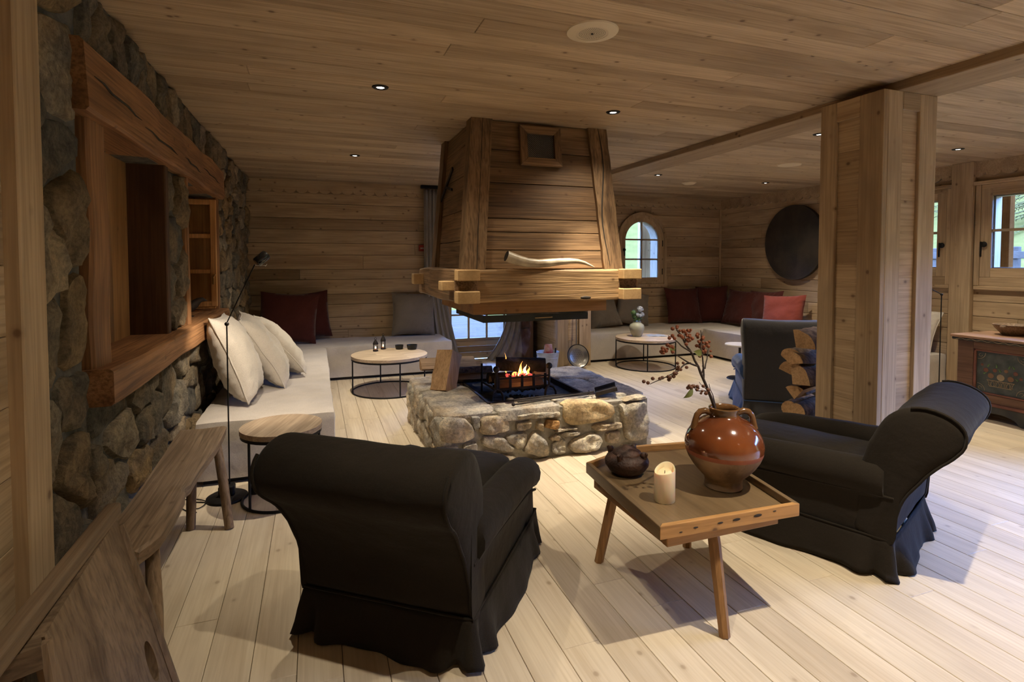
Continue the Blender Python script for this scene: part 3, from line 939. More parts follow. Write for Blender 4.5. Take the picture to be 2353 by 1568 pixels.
MB().sphere((AX - 0.35, YB - 0.045, 1.64), 0.026, 10, 7).cyl((AX - 0.35, YB - 0.04, 1.64), (AX - 0.35, YB - 0.015, 1.64), 0.012).bar((AX - 0.35, YB - 0.05, 1.64), (AX - 0.345, YB - 0.045, 1.54), 0.012).obj('handle', 'iron', win)
for z in (1.28, 1.75):
    MB().cyl((AX + 0.395, YB - 0.03, z - 0.05), (AX + 0.395, YB - 0.03, z + 0.05), 0.008, n=8).obj('hinge', 'iron', win)
MB().box((AX + 0.19, YB + 0.33, 1.17), (AX + 0.42, YB + 0.40, AZ + 0.4)).obj('outer_post', 'pine_z', win)

# ---------------------------------------------------------------- right-hand windows
def rect_window(name, w, label, knob_y, post_side=None):
    y0, y1, z0, z1 = w
    X = XR
    win = struct(MB().box((X - 0.055, y0 - 0.17, z1 + 0.125), (X, y1 + 0.17, z1 + 0.165), 0.006).obj(name, 'pine_y'), label, 'window')
    for (a, b, c, d, t) in [(y0 - 0.15, y0 - 0.10, z0 - 0.19, z1 + 0.125, 0.04), (y1 + 0.10, y1 + 0.15, z0 - 0.19, z1 + 0.125, 0.04)]:
        MB().box((X - t, a, c), (X, b, d), 0.006).obj('casing', 'pine_z', win)
    MB().box((X - 0.04, y0 - 0.15, z0 - 0.235), (X, y1 + 0.15, z0 - 0.19), 0.008).obj('windowsill', 'pine_y', win)
    MB().box((X - 0.03, y0 - 0.10, z1 + 0.075), (X, y1 + 0.10, z1 + 0.125), 0.004).obj('casing', 'pine_y', win)
    MB().box((X - 0.03, y0 - 0.10, z0 - 0.19), (X, y1 + 0.10, z0 - 0.10), 0.004).obj('casing', 'pine_y', win)
    for (a, b) in ((y0 - 0.10, y0 + 0.0), (y1 - 0.0, y1 + 0.10)):
        MB().box((X - 0.03, a, z0 - 0.10), (X + 0.02, b, z1 + 0.08), 0.005).obj('sash_stile', 'pine_z', win)
    MB().box((X - 0.03, y0, z0 - 0.10), (X + 0.02, y1, z0), 0.005).obj('sash_rail', 'pine_y', win)
    MB().box((X - 0.03, y0, z1), (X + 0.02, y1, z1 + 0.08), 0.005).obj('sash_rail', 'pine_y', win)
    zm, ym = 1.775, (y0 + y1) / 2
    MB().box((X - 0.012, y0, zm - 0.014), (X + 0.015, y1, zm + 0.014), 0.003).obj('muntin', 'pine_y', win)
    MB().box((X - 0.012, ym - 0.014, z0), (X + 0.015, ym + 0.014, z1), 0.003).obj('muntin', 'pine_z', win)
    for (a, b) in ((y0, ym - 0.014), (ym + 0.014, y1)):
        for (c, d) in ((z0, zm - 0.014), (zm + 0.014, z1)):
            MB().box((X + 0.0, a, c), (X + 0.004, b, d)).obj('pane', 'glass', win)
    rv = MB()
    rv.box((X + 0.02, y0 - 0.03, z0 - 0.03), (X + 0.12, y0 + 0.008, z1 + 0.03)).box((X + 0.02, y1 - 0.008, z0 - 0.03), (X + 0.12, y1 + 0.03, z1 + 0.03))
    rv.box((X + 0.02, y0 + 0.008, z0 - 0.03), (X + 0.12, y1 - 0.008, z0 + 0.008)).box((X + 0.02, y0 + 0.008, z1 - 0.008), (X + 0.12, y1 - 0.008, z1 + 0.03))
    rv.obj('reveal', 'pine_z', win)
    if knob_y:
        k = MB().sphere((X - 0.055, knob_y, 1.63), 0.03, 12, 8, (0.6, 1, 1)).cyl((X - 0.05, knob_y, 1.63), (X - 0.025, knob_y, 1.63), 0.012)
        k.box((X - 0.045, knob_y + 0.03, 1.50), (X - 0.03, knob_y + 0.045, 1.66), 0.004).obj('handle', 'iron', win)
    return win
rect_window('window_2', win_b, 'pine casement window above the painted chest', 3.69)
rect_window('window_3', win_a, 'pine casement window half hidden by the square pillar', 4.10)
rect_window('window_4', win_c, 'large pine window in the right-hand wall', None)
struct(MB().box((XR - 0.07, 3.80, 0), (XR, 4.01, HC), 0.005).obj('wall_post', 'pine_z'), 'upright pine wall post between the two casement windows', 'post')
MB().box((XR + 0.20, 3.60, 0.6), (XR + 0.28, 3.73, 2.4), 0.004).obj('outer_post', 'outer_wood', bpy.data.objects['window_2'])

# ---------------------------------------------------------------- glazed door and side pier at the back
door = struct(MB().box((1.72, YB - 0.02, 0), (1.80, YB + 0.10, 2.15)).box((2.90, YB - 0.02, 0), (2.98, YB + 0.10, 2.15)).box((1.80, YB - 0.02, 2.07), (2.90, YB + 0.10, 2.15)).obj('door_1', 'pine_z'),
              'glazed terrace door behind the fireplace, half behind curtains', 'door')
MB().box((1.80, YB + 0.02, 0), (1.87, YB + 0.06, 2.07)).obj('stile', 'pine_z', door)
MB().box((2.83, YB + 0.02, 0), (2.90, YB + 0.06, 2.07)).obj('stile', 'pine_z', door)
for z0, z1 in ((0.0, 0.10), (0.10, 0.19), (0.19, 0.27)):
    MB().box((1.87, YB + 0.03, z0), (2.83, YB + 0.055, z1 - 0.003), 0.003).obj('panel_board', 'pine_x', door)
MB().box((1.87, YB + 0.015, 0.27), (2.83, YB + 0.06, 0.31), 0.004).obj('rail', 'pine_x', door)
zs = [0.31, 0.66, 1.02, 1.38, 1.74, 2.07]
xs = [1.87, 2.13, 2.41, 2.69, 2.83]
for x in xs[1:-1]:
    MB().box((x - 0.014, YB + 0.02, 0.31), (x + 0.014, YB + 0.055, 2.07), 0.003).obj('muntin', 'pine_z', door)
for z in zs[1:-1]:
    MB().box((1.87, YB + 0.02, z - 0.013), (2.83, YB + 0.055, z + 0.013), 0.003).obj('muntin', 'pine_x', door)
for i in range(4):
    for j in range(5):
        MB().box((xs[i], YB + 0.038, zs[j]), (xs[i + 1], YB + 0.041, zs[j + 1])).obj('pane', 'glass', door)
leafd = struct(MB().box((2.86, 7.12, 0.01), (2.91, YB - 0.03, 2.05), 0.004).obj('door_2', 'dark_z'), 'open dark timber door leaf seen edge-on beside the curtain', 'door')
MB().bar((2.86, 7.16, 0.50), (2.80, 7.16, 0.50), 0.012).bar((2.80, 7.16, 0.50), (2.74, 7.16, 0.49), 0.014).obj('handle', 'iron', leafd)
pier = struct(MB().box((3.12, 6.73, 0), (3.57, YB, HC)).obj('wall_side', 'pine_z'))
for (x0, x1, m) in ((3.09, 3.25, 'pine_z'), (3.42, 3.60, 'pine_z')):
    MB().box((x0, 6.69, 0), (x1, 6.75, HC), 0.004).obj('stile', m, pier)
for k in range(14):
    MB().box((3.25, 6.715, k * 0.18), (3.42, 6.74, min(HC, k * 0.18 + 0.178)), 0.002).obj('plank', 'pine_x', pier)
for k in range(14):
    MB().box((3.095, 6.75, k * 0.18), (3.115, YB - 0.03, min(HC, k * 0.18 + 0.178)), 0.002).obj('plank', 'pine_y', pier)

# ---------------------------------------------------------------- square pillar
pil = struct(MB().box((3.17, 2.30, 0), (3.60, 2.68, 2.465)).obj('pillar', 'pine_z'), 'square pine-clad pillar with sunken plank panels under the beam', 'pillar')
PX0, PX1, PY0, PY1 = 3.15, 3.615, 2.277, 2.70
for (a, b) in ((PY0, PY0 + 0.15), (PY1 - 0.115, PY1)):
    MB().box((PX0, a, 0), (PX0 + 0.04, b, 2.465), 0.003).obj('stile', 'pine_z', pil)
MB().box((PX0, PY0 + 0.15, 2.34), (PX0 + 0.035, PY1 - 0.115, 2.465), 0.003).obj('rail', 'pine_y', pil)
for (a, b) in ((PX0 + 0.0405, PX0 + 0.165), (PX1 - 0.15, PX1)):
    MB().box((a, PY0, 0), (b, PY0 + 0.04, 2.465), 0.003).obj('stile', 'pine_z', pil)
MB().box((PX0 + 0.165, PY0, 2.36), (PX1 - 0.15, PY0 + 0.035, 2.465), 0.003).obj('rail', 'pine_x', pil)
MB().box((PX1 - 0.03, PY0 + 0.04, 0), (PX1, PY1, 2.465), 0.003).obj('stile', 'pine_z', pil)
hts = [0, 0.21, 0.38, 0.58, 0.77, 0.95, 1.15, 1.32, 1.43, 1.64, 1.80, 2.0, 2.14, 2.36]
for z0, z1 in zip(hts[:-1], hts[1:]):
    MB().box((PX0 + 0.018, PY0 + 0.15, z0), (PX0 + 0.03, PY1 - 0.115, z1), 0.002).obj('plank', 'pine_y', pil)
hts = [0, 0.25, 0.42, 0.67, 0.89, 1.13, 1.35, 1.62, 1.82, 2.05, 2.24, 2.37]
for z0, z1 in zip(hts[:-1], hts[1:]):
    MB().box((PX0 + 0.165, PY0 + 0.02, z0), (PX1 - 0.15, PY0 + 0.035, z1), 0.002).obj('plank', 'pine_x', pil)

# ---------------------------------------------------------------- things on the ceiling
def downlight(x, y, label):
    t = thing('ceiling_downlight', label, 'downlight', (x, y, HC), 0, 'recessed ceiling downlights')
    MB().lathe([(0.023, -0.002), (0.028, -0.008), (0.046, -0.006), (0.052, 0.001)], n=24).obj('trim_ring', 'iron', t, smooth=40)
    MB().disc((0, 0, -0.003), 0.025, 20, -1).obj('lens', 'lens', t, fixn=False)
    return t
dl = {(0.39, 3.44): 'recessed downlight in front of the fireplace hood, left of it', (2.02, 3.44): 'recessed downlight just right of the hood vent',
      (0.39, 5.72): 'recessed downlight above the lantern table by the stone wall', (4.0, 5.72): 'recessed downlight above the vase table near the arched window',
      (5.77, 5.79): 'recessed downlight near the large dark disc', (4.0, 3.44): 'recessed downlight just left of the pillar top',
      (5.77, 3.44): 'recessed downlight right of the pillar near the casement windows'}
for k, lb in dl.items():
    downlight(k[0], k[1], lb)
spk = thing('ceiling_speaker', 'round cream ceiling speaker with concentric perforated grille, the large near one', 'speaker', (1.225, 2.28, HC))
MB().lathe([(0.075, -0.012), (0.09, -0.010), (0.118, -0.006), (0.122, 0.0)], n=48).obj('rim', 'cream_plastic', spk, smooth=40)
g = MB().disc((0, 0, -0.0105), 0.0755, 48, -1)
g.obj('grille', 'cream_plastic', spk)
for i, r in enumerate([0.012, 0.020, 0.028, 0.036, 0.044, 0.052, 0.060]):
    nn = int(6 + r * 620)
    h = MB()
    for k in range(nn):
        a = 2 * math.pi * k / nn
        h.disc((r * math.cos(a), r * math.sin(a), -0.0112), 0.0022, 6, -1)
    h.obj('perforation_ring', 'dark_slot', spk)
MB().cyl((0, 0, -0.011), (0, 0, -0.014), 0.006, n=10).obj('centre_cap', 'dark_slot', spk)
spk2 = thing('ceiling_speaker', 'small cream ceiling speaker disc left of the pillar', 'speaker', (4.95, 4.63, HC))
MB().lathe([(0.0, -0.012), (0.08, -0.011), (0.118, -0.006), (0.122, 0.0)], n=36).obj('rim', 'cream_plastic', spk2, smooth=40)
sd1 = thing('smoke_detector', 'low white ceiling disc between two downlights near the arched window', 'detector', (4.79, 6.14, HC))
MB().lathe([(0.0, -0.028), (0.06, -0.026), (0.085, -0.012), (0.09, 0.0)], n=30).obj('cover', 'cream_plastic', sd1, smooth=40)
MB().lathe([(0.088, -0.001), (0.10, -0.004), (0.10, 0.0)], n=30).obj('base_ring', 'cream_plastic', sd1, smooth=40)

# ---------------------------------------------------------------- outside
def outobj(o, label, cat):
    return struct(o, label, cat)
gr = MB()
n = 40
for i in range(n + 1):
    for j in range(n + 1):
        x = -30 + 110 * i / n
        y = -30 + 110 * j / n
        dx = max(0, x - 8.5)
        dy = max(0, y - 16.0)
        z = -0.35 + 0.42 * dy + 0.24 * dx + 0.3 * noise.noise(Vector((x * 0.2, y * 0.2, 0)))
        if x < 8.5 and y < 16.5: z = -0.4
        gr.v.append((x, y, z))
for i in range(n):
    for j in range(n):
        a = i * (n + 1) + j
        gr.f.append((a, a + n + 1, a + n + 2, a + 1))
outobj(gr.obj('grass_hill', 'grass', smooth=60), 'green meadow slope seen outside the windows', 'meadow')
dk = struct(MB().box((0.5, YB + 0.22, -0.2), (4.4, 16.0, -0.06)).obj('terrace_deck', 'deck'), 'pale board terrace outside the glazed door', 'terrace')
for k in range(64):
    MB().box((0.5, YB + 0.25 + k * 0.125, -0.06), (4.4, YB + 0.25 + k * 0.125 + 0.118, -0.03), 0.003).obj('board', 'deck', dk)
tr = thing('terrace_planter', 'blue-green shrub in a pale pot on the terrace outside the door', 'planter', (2.15, 10.6, -0.03))
MB().lathe([(0.12, 0), (0.19, 0.3), (0.2, 0.34), (0.17, 0.33)], n=20, cap0=True).obj('pot', 'fence', tr)
lf = MB()
rr = random.Random(4)
for k in range(160):
    a, e, r = rr.uniform(0, 6.28), rr.uniform(-0.3, 1.3), rr.uniform(0.1, 0.34)
    p = Vector((math.cos(a) * math.cos(e) * r, math.sin(a) * math.cos(e) * r, 0.5 + math.sin(e) * r))
    q = Vector((rr.uniform(-1, 1), rr.uniform(-1, 1), rr.uniform(-1, 1))).normalized() * 0.05
    w = q.orthogonal().normalized() * 0.02
    lf.add([p - q, p + w, p + q, p - w], [(0, 1, 2, 3)])
lf.obj('leaves', 'foliage', tr, kind='stuff', fixn=False)
for j, fy in enumerate((7.8,)):
    fn = thing('paddock_fence', 'pale rail fence on the meadow outside the casement window', 'fence', (12.0, 0, 0))
    for k in range(8):
        y = 3.5 + k * 1.3
        MB().box((-0.06, y, 0.2), (0.06, y + 0.14, 1.72), 0.01).obj('post', 'fence', fn)
    for z in (1.15, 1.5):
        MB().box((-0.09, 3.2, z), (-0.06, 13.0, z + 0.13), 0.005).obj('rail', 'fence', fn)
def spruce(x, y, z, h, label):
    t = thing('spruce_tree', label, 'tree', (x, y, z))
    MB().cyl((0, 0, 0), (0, 0, h), 0.14, 0.02, 8).obj('trunk', 'bark', t)
    r2 = random.Random(int(x * 10))
    fo = MB()
    for k in range(170):
        u = r2.random()
        zz = 0.2 + (h - 0.2) * u
        a = r2.uniform(0, 6.28)
        L = ((1 - u) * 0.34 + 0.03) * h * r2.uniform(0.5, 1)
        d = Vector((math.cos(a), math.sin(a), -0.32))
        sd_ = Vector((-math.sin(a), math.cos(a), 0))
        fo.tube([(0, 0, zz), tuple(Vector((0, 0, zz)) + d * L)], [0.02, 0.006], 4)
        for q in range(14):
            c = Vector((0, 0, zz)) + d * L * (0.15 + 0.85 * q / 14)
            for s in (-1, 1):
                e = c + (sd_ * s * 0.9 + d * 0.5) * 0.16 * r2.uniform(0.6, 1.2) - Vector((0, 0, 0.05))
                w = d.cross(sd_).normalized() * 0.012 + d * 0.012
                fo.add([c - w, c + w, e], [(0, 1, 2)])
    fo.obj('foliage', 'foliage', t, kind='stuff', fixn=False)
spruce(20.5, 9.9, 2.4, 7.0, 'drooping conifer on the meadow seen through the casement window')
spruce(24.0, 14.2, 3.3, 7.0, 'second conifer farther up the meadow behind the fence')
# ================================================================ FIREPLACE
hearth = thing('stone_hearth', 'low rubble stone hearth standing free in the middle of the floor', 'hearth', (1.65, 4.27, 0))
HX0, HX1, HY0, HY1, HZ = 0.80, 2.47, 3.62, 4.95, 0.385
off = Vector((1.65, 4.27, 0))
def hloc(p): return Vector(p) - off
core = MB()
for (x0, x1, y0, y1, z1) in [(HX0 + .012, HX1 - .012, HY0 + .012, HY1 - .012, 0.33), (HX0 + .012, 1.19, HY0 + .012, HY1 - .012, 0.368), (2.03, HX1 - .012, HY0 + .012, HY1 - .012, 0.368),
                             (1.19, 2.03, HY0 + .012, 3.84, 0.368), (1.19, 2.03, 4.73, HY1 - .012, 0.368)]:
    core.box(hloc((x0, y0, 0 if z1 < .34 else 0.33)), hloc((x1, y1, z1)))
core.obj('core', 'hmortar', hearth)
def crop7(pts):       # outlines measured on the front face, already in metres (x, z)
    return pts
FRONT = [
  [(0.786, 0.354), (0.846, 0.377), (0.975, 0.357), (1.029, 0.299), (1.06, 0.212), (0.959, 0.186), (0.786, 0.206)] ,
  [(1.076, 0.354), (1.283, 0.357), (1.299, 0.239), (1.194, 0.22), (1.064, 0.227)] ,
  [(1.34, 0.289), (1.472, 0.291), (1.464, 0.245), (1.406, 0.224), (1.34, 0.235)] ,
  [(1.25, 0.198), (1.323, 0.213), (1.443, 0.212), (1.435, 0.138), (1.381, 0.074), (1.274, 0.157)] ,
  [(1.481, 0.22), (1.583, 0.137), (1.609, 0.006), (1.532, -0.016), (1.389, 0.073), (1.439, 0.169)] ,
  [(1.566, 0.258), (1.583, 0.288), (1.686, 0.277), (1.686, 0.221), (1.643, 0.21), (1.566, 0.226)] ,
  [(1.712, 0.395), (1.8, 0.407), (2.054, 0.385), (2.175, 0.336), (2.167, 0.262), (2.055, 0.224), (1.783, 0.223), (1.721, 0.258)] ,
  [(2.185, 0.352), (2.445, 0.362), (2.464, 0.045), (2.244, 0.049), (2.234, 0.163), (2.204, 0.292)] ,
  [(1.908, 0.182), (1.999, 0.213), (2.224, 0.206), (2.243, 0.162), (2.009, 0.158)] ,
  [(1.592, 0.152), (1.669, 0.171), (1.695, 0.148), (1.687, 0.117), (1.609, 0.13)] ,
  [(1.678, 0.182), (1.872, 0.177), (1.864, 0.15), (1.704, 0.143)] ,
  [(1.617, 0.101), (1.678, 0.13), (1.739, 0.119), (1.748, 0.021), (1.687, 0.001), (1.626, 0.036)] ,
  [(1.766, 0.1), (1.918, 0.148), (2.009, 0.146), (2.051, 0.1), (2.01, 0.031), (1.919, -0.008), (1.802, 0.011), (1.753, 0.045)] ,
  [(2.074, 0.139), (2.206, 0.141), (2.216, 0.065), (2.187, 0.039), (2.079, 0.055)] ,
  [(2.001, 0.007), (2.245, 0.019), (2.439, 0.022), (2.439, 0.005), (2.245, -0.006), (2.019, -0.012)] ,
  [(1.006, 0.369), (1.076, 0.362), (1.068, 0.287), (1.036, 0.252)] ,
  [(1.067, 0.219), (1.242, 0.203), (1.373, 0.071), (1.315, 0.074), (1.083, 0.148)] ,
  [(1.307, 0.347), (1.472, 0.354), (1.695, 0.341), (1.686, 0.309), (1.481, 0.306), (1.315, 0.315)] ,
  [(1.506, 0.288), (1.553, 0.267), (1.557, 0.195), (1.494, 0.23)] ,
 [(0.79,0.18),(0.92,0.175),(0.93,0.02),(0.79,0.02)],
 [(0.945,0.17),(1.055,0.19),(1.06,0.06),(1.0,0.015),(0.945,0.02)],
 [(1.075,0.13),(1.26,0.065),(1.36,0.055),(1.34,0.012),(1.08,0.012)],
 [(2.30,0.385),(2.45,0.40),(2.46,0.37),(2.19,0.36)],
 [(1.57,0.345),(1.70,0.34),(1.70,0.30),(1.57,0.305)],
 [(1.49,0.14),(1.58,0.11),(1.60,0.07),(1.55,0.12)],
 [(1.62,0.20),(1.70,0.205),(1.90,0.21),(1.89,0.19),(1.62,0.185)],
]
sdd = 900
hm = {2: 'hstone', 6: 'tan', 5: 'rust'}
M['tan'] = stone_mat('tan_stone', [(0.58, 0.45, 0.27), (0.56, 0.44, 0.27)], 0.5)
M['rust'] = stone_mat('rust_stone', [(0.42, 0.24, 0.10), (0.42, 0.24, 0.10)], 0.5)
for i, poly in enumerate(FRONT):
    sdd += 1
    poly = [(u, max(v, 0.012)) for u, v in poly]
    mp = lambda u, v, d: hloc((u, HY0 + 0.03 - d, v))
    stone('stone', poly, mp, 0.055 if i not in (4, 7, 12) else 0.075, hearth, hm.get(i, 'hstone'), sdd, gap=0.004, n=30, dense=True, rough=0.8)
for (rect, mpf, cw, ch) in [((HY0, HY1, 0.012, 0.36), lambda u, v, d: hloc((HX0 + 0.03 - d, u, v)), 0.22, 0.18),
                            ((HY0 + 0.05, HY1, 0.012, 0.36), lambda u, v, d: hloc((HX1 - 0.03 + d, u, v)), 0.24, 0.15),
                            ((HX0, HX1, 0.012, 0.36), lambda u, v, d: hloc((u, HY1 - 0.03 + d, v)), 0.26, 0.18)]:
    for poly in cells(rect, cw, ch, sdd):
        sdd += 1
        stone('stone', poly, mpf, 0.055, hearth, 'hstone', sdd, gap=0.008, n=26, dense=True)
mpT = lambda u, v, d: hloc((u, v, 0.352 + d))
for rect, cw, ch in [((HX0 - .01, 1.21, HY0 + .02, HY1), 0.36, 0.40), ((2.03, HX1 + .04, HY0 + .10, HY1), 0.42, 0.42), ((1.21, 1.70, HY0 - .015, 3.85), 0.40, 0.23), ((1.70, 2.03, HY0 + .09, 3.85), 0.33, 0.2), ((1.21, 2.03, 4.74, HY1), 0.4, 0.2)]:
    for poly in cells(rect, cw, ch, sdd, 0.3):
        sdd += 1
        stone('slab', poly, mpT, 0.033, hearth, 'htop', sdd, gap=0.003, n=34, flat=True, rough=0.8)
MB().box(hloc((1.20, 3.84, 0.335)), hloc((2.03, 4.74, 0.345))).obj('ash_bed', 'ash', hearth)
pf = MB()
for (a, b) in [((1.20, 3.84), (2.03, 3.86)), ((1.20, 4.72), (2.03, 4.74)), ((1.20, 3.86), (1.22, 4.72)), ((2.01, 3.86), (2.03, 4.72))]:
    pf.box(hloc((a[0], a[1], 0.335)), hloc((b[0], b[1], 0.392)))
pf.obj('pit_frame', 'iron2', hearth)

# ---- hood
hood = thing('fireplace_hood', 'tapered timber fireplace hood hanging from the ceiling over the hearth', 'fireplace hood', (1.65, 4.33, 1.0))
ho = Vector((1.65, 4.33, 1.0))
def hl(*p): return Vector(p) - ho
BZ, TZ = 1.393, HC
bot = [(1.015, 3.78), (2.285, 3.78), (2.285, 4.88), (1.015, 4.88)]
top = [(1.12, 3.93), (2.215, 3.93), (2.215, 4.90), (1.12, 4.90)]
def hp(i, j, u, t, o=0.0):
    """point on the face between corners i and j; u along, t up"""
    b = Vector((*bot[i], BZ)).lerp(Vector((*bot[j], BZ)), u)
    c = Vector((*top[i], TZ)).lerp(Vector((*top[j], TZ)), u)
    return b.lerp(c, t) - ho
fr_t = {0: [0, 0.125, 0.245, 0.335, 0.575, 0.80, 1.0], 3: [0, 0.19, 0.40, 0.64, 0.86, 1.0], 1: [0, 0.2, 0.42, 0.66, 0.85, 1.0], 2: [0, 0.25, 0.5, 0.75, 1.0]}
outw = {0: (0, -1, 0), 1: (1, 0, 0), 2: (0, 1, 0), 3: (-1, 0, 0)}
for i in range(4):
    j = (i + 1) % 4
    ts = fr_t[i]
    for a, b in zip(ts[:-1], ts[1:]):
        a2, b2 = a + 0.0022, b - 0.0022
        P = [hp(i, j, 0.04, a2), hp(i, j, 0.96, a2), hp(i, j, 0.96, b2), hp(i, j, 0.04, b2)]
        P = [p - Vector(outw[i]) * 0.012 for p in P]
        mslab_mb = MB()
        mslab(mslab_mb, P, outw[i], 0.03, 0.003)
        mslab_mb.obj('plank', 'old_x' if i in (0, 2) else 'old_y', hood, fixn=False)
cw_ = [(0.145, 0.115), (0.145, 0.10), (0.12, 0.1), (0.12, 0.13)]
for i in range(4):
    b, t = Vector((*bot[i], BZ)) - ho, Vector((*top[i], TZ)) - ho
    sx = 1 if i in (0, 3) else -1
    sy = 1 if i in (0, 1) else -1
    w, d = cw_[i]
    vs = []
    nseg = 14
    for k in range(nseg + 1):
        p = b.lerp(t, k / nseg)
        wob = 0.004 * noise.noise(Vector((i * 7, k * 0.7, 0)))
        o = 0.02
        for (u, v) in ((-o, -o), (w, -o), (w, d), (-o, d)):
            vs.append(p + Vector((sx * (u + wob), sy * (v + wob), 0)))
    fs = []
    for k in range(nseg):
        for q in range(4):
            fs.append((k * 4 + q, k * 4 + (q + 1) % 4, (k + 1) * 4 + (q + 1) % 4, (k + 1) * 4 + q))
    fs += [(0, 1, 2, 3), tuple(nseg * 4 + q for q in range(4))]
    MB().add(vs, fs).obj('corner_post', 'old_z' if i != 0 else 'darkpost', hood) if False else MB().add(vs, fs).obj('corner_post', 'old_z', hood)
# long crack in the right front post, seam in the left one
pts = []
for k in range(15):
    p = hp(0, 1, 0.945 + 0.02 * math.sin(k * 0.5) - 0.0022 * k, 1 - k / 14 * 0.98)
    pts.append(p + Vector((0, -0.0225, 0)))
MB().tube(pts, [0.002 + 0.0045 * math.sin(math.pi * k / 14) for k in range(15)], 5).obj('crack', 'dark_slot', hood)
MB().tube([hp(0, 1, 0.062, t) + Vector((0, -0.021, 0)) for t in (0, .25, .5, .75, 1)], 0.0022, 4).obj('seam', 'dark_slot', hood)
# vent
vc = hp(0, 1, 0.5, 0.5)
def vp(x, z):        # point on the front face at world x, z
    t = (z - BZ) / (TZ - BZ)
    y = 3.78 + 0.15 * t
    return Vector((x, y - 0.012, z)) - ho
X0, X1, Z0, Z1 = 1.475, 1.815, 2.185, 2.49
w = 0.058
vf = []
for (a, b, c, d) in [((X0, Z0), (X1, Z0), (X1 - w, Z0 + w), (X0 + w, Z0 + w)), ((X1, Z0), (X1, Z1), (X1 - w, Z1 - w), (X1 - w, Z0 + w)),
                     ((X1, Z1), (X0, Z1), (X0 + w, Z1 - w), (X1 - w, Z1 - w)), ((X0, Z1), (X0, Z0), (X0 + w, Z0 + w), (X0 + w, Z1 - w))]:
    mb = MB()
    mslab(mb, [vp(*q) + Vector((0, -0.028, 0)) for q in (a, b, c, d)], (0, -1, 0), 0.03, 0.003)
    vf.append(mb.obj('vent_frame', 'old_x' if a[1] == b[1] else 'old_z', hood, fixn=False))
MB().add([vp(X0 + w, Z0 + w), vp(X1 - w, Z0 + w), vp(X1 - w, Z1 - w), vp(X0 + w, Z1 - w)], [(0, 1, 2, 3)]).obj('vent_backing', 'dark_slot', hood)
gm = MB()
gx0, gx1, gz0, gz1 = X0 + w, X1 - w, Z0 + w, Z1 - w
nn = 15
for k in range(-nn, nn + 1):
    for s in (1, -1):
        c0 = (gx0 + gx1) / 2 + k * (gx1 - gx0) / nn
        pts = []
        hh = (gz1 - gz0) / 2
        x_a, x_b = c0 - s * hh, c0 + s * hh
        za, zb = gz0, gz1
        def at(x): return gz0 + (x - x_a) / (x_b - x_a) * (gz1 - gz0)
        xa, xb = max(min(x_a, x_b), gx0), min(max(x_a, x_b), gx1)
        if xb - xa > 0.004:
            gm.bar(vp(xa, at(xa)) + Vector((0, -0.006, 0)), vp(xb, at(xb)) + Vector((0, -0.006, 0)), 0.004, 0.002)
gm.obj('grille', 'tin', hood)
# iron strap on the left face
def lp(y, z):
    t = (z - BZ) / (TZ - BZ)
    return Vector((1.015 + 0.105 * t - 0.01, y, z)) - ho
MB().bar(lp(4.42, 2.22), lp(4.78, 1.98), 0.03, 0.012, up=(1, 0, 0)).bar(lp(4.62, 2.09), lp(4.38, 2.04), 0.02, 0.012, up=(1, 0, 0)).obj('iron_strap', 'iron', hood)
# beam frame
bx0, bx1, by0, by1, bz0, bz1 = 0.91, 2.38, 3.60, 5.05, 1.157, 1.393
FB = by0 + 0.075
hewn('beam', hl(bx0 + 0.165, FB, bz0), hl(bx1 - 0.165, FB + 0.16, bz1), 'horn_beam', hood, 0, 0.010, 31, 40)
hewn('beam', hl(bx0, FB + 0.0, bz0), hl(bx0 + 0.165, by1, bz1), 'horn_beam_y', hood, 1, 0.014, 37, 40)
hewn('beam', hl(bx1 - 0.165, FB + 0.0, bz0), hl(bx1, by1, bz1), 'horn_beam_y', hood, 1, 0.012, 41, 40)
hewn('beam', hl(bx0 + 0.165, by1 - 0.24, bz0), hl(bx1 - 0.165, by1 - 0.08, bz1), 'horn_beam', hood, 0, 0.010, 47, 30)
for (x0, x1) in ((bx0 + 0.0, bx0 + 0.165), (bx1 - 0.165, bx1)):
    for (z0, z1) in ((1.157, 1.243), (1.315, 1.393)):
        MB().box(hl(x0, by0, z0), hl(x1, FB + 0.01, z1), 0.006).obj('beam_end', 'stub', hood)
MB().box(hl(bx0 - 0.085, FB + 0.03, 1.246), hl(bx0 + 0.01, FB + 0.14, 1.312), 0.005).obj('tenon', 'stub', hood)
MB().box(hl(bx0 - 0.085, by1 - 0.22, 1.246), hl(bx0 + 0.01, by1 - 0.10, 1.34), 0.005).obj('tenon', 'stub', hood)
MB().box(hl(bx1 - 0.01, FB + 0.03, 1.246), hl(bx1 + 0.03, FB + 0.14, 1.312), 0.005).obj('tenon', 'stub', hood)
gouge = MB().sphere(hl(1.93, FB - 0.004, 1.175), 0.03, 12, 8, (1.5, 0.25, 0.42))
gouge.obj('gouge', 'dark_slot', hood, smooth=60)
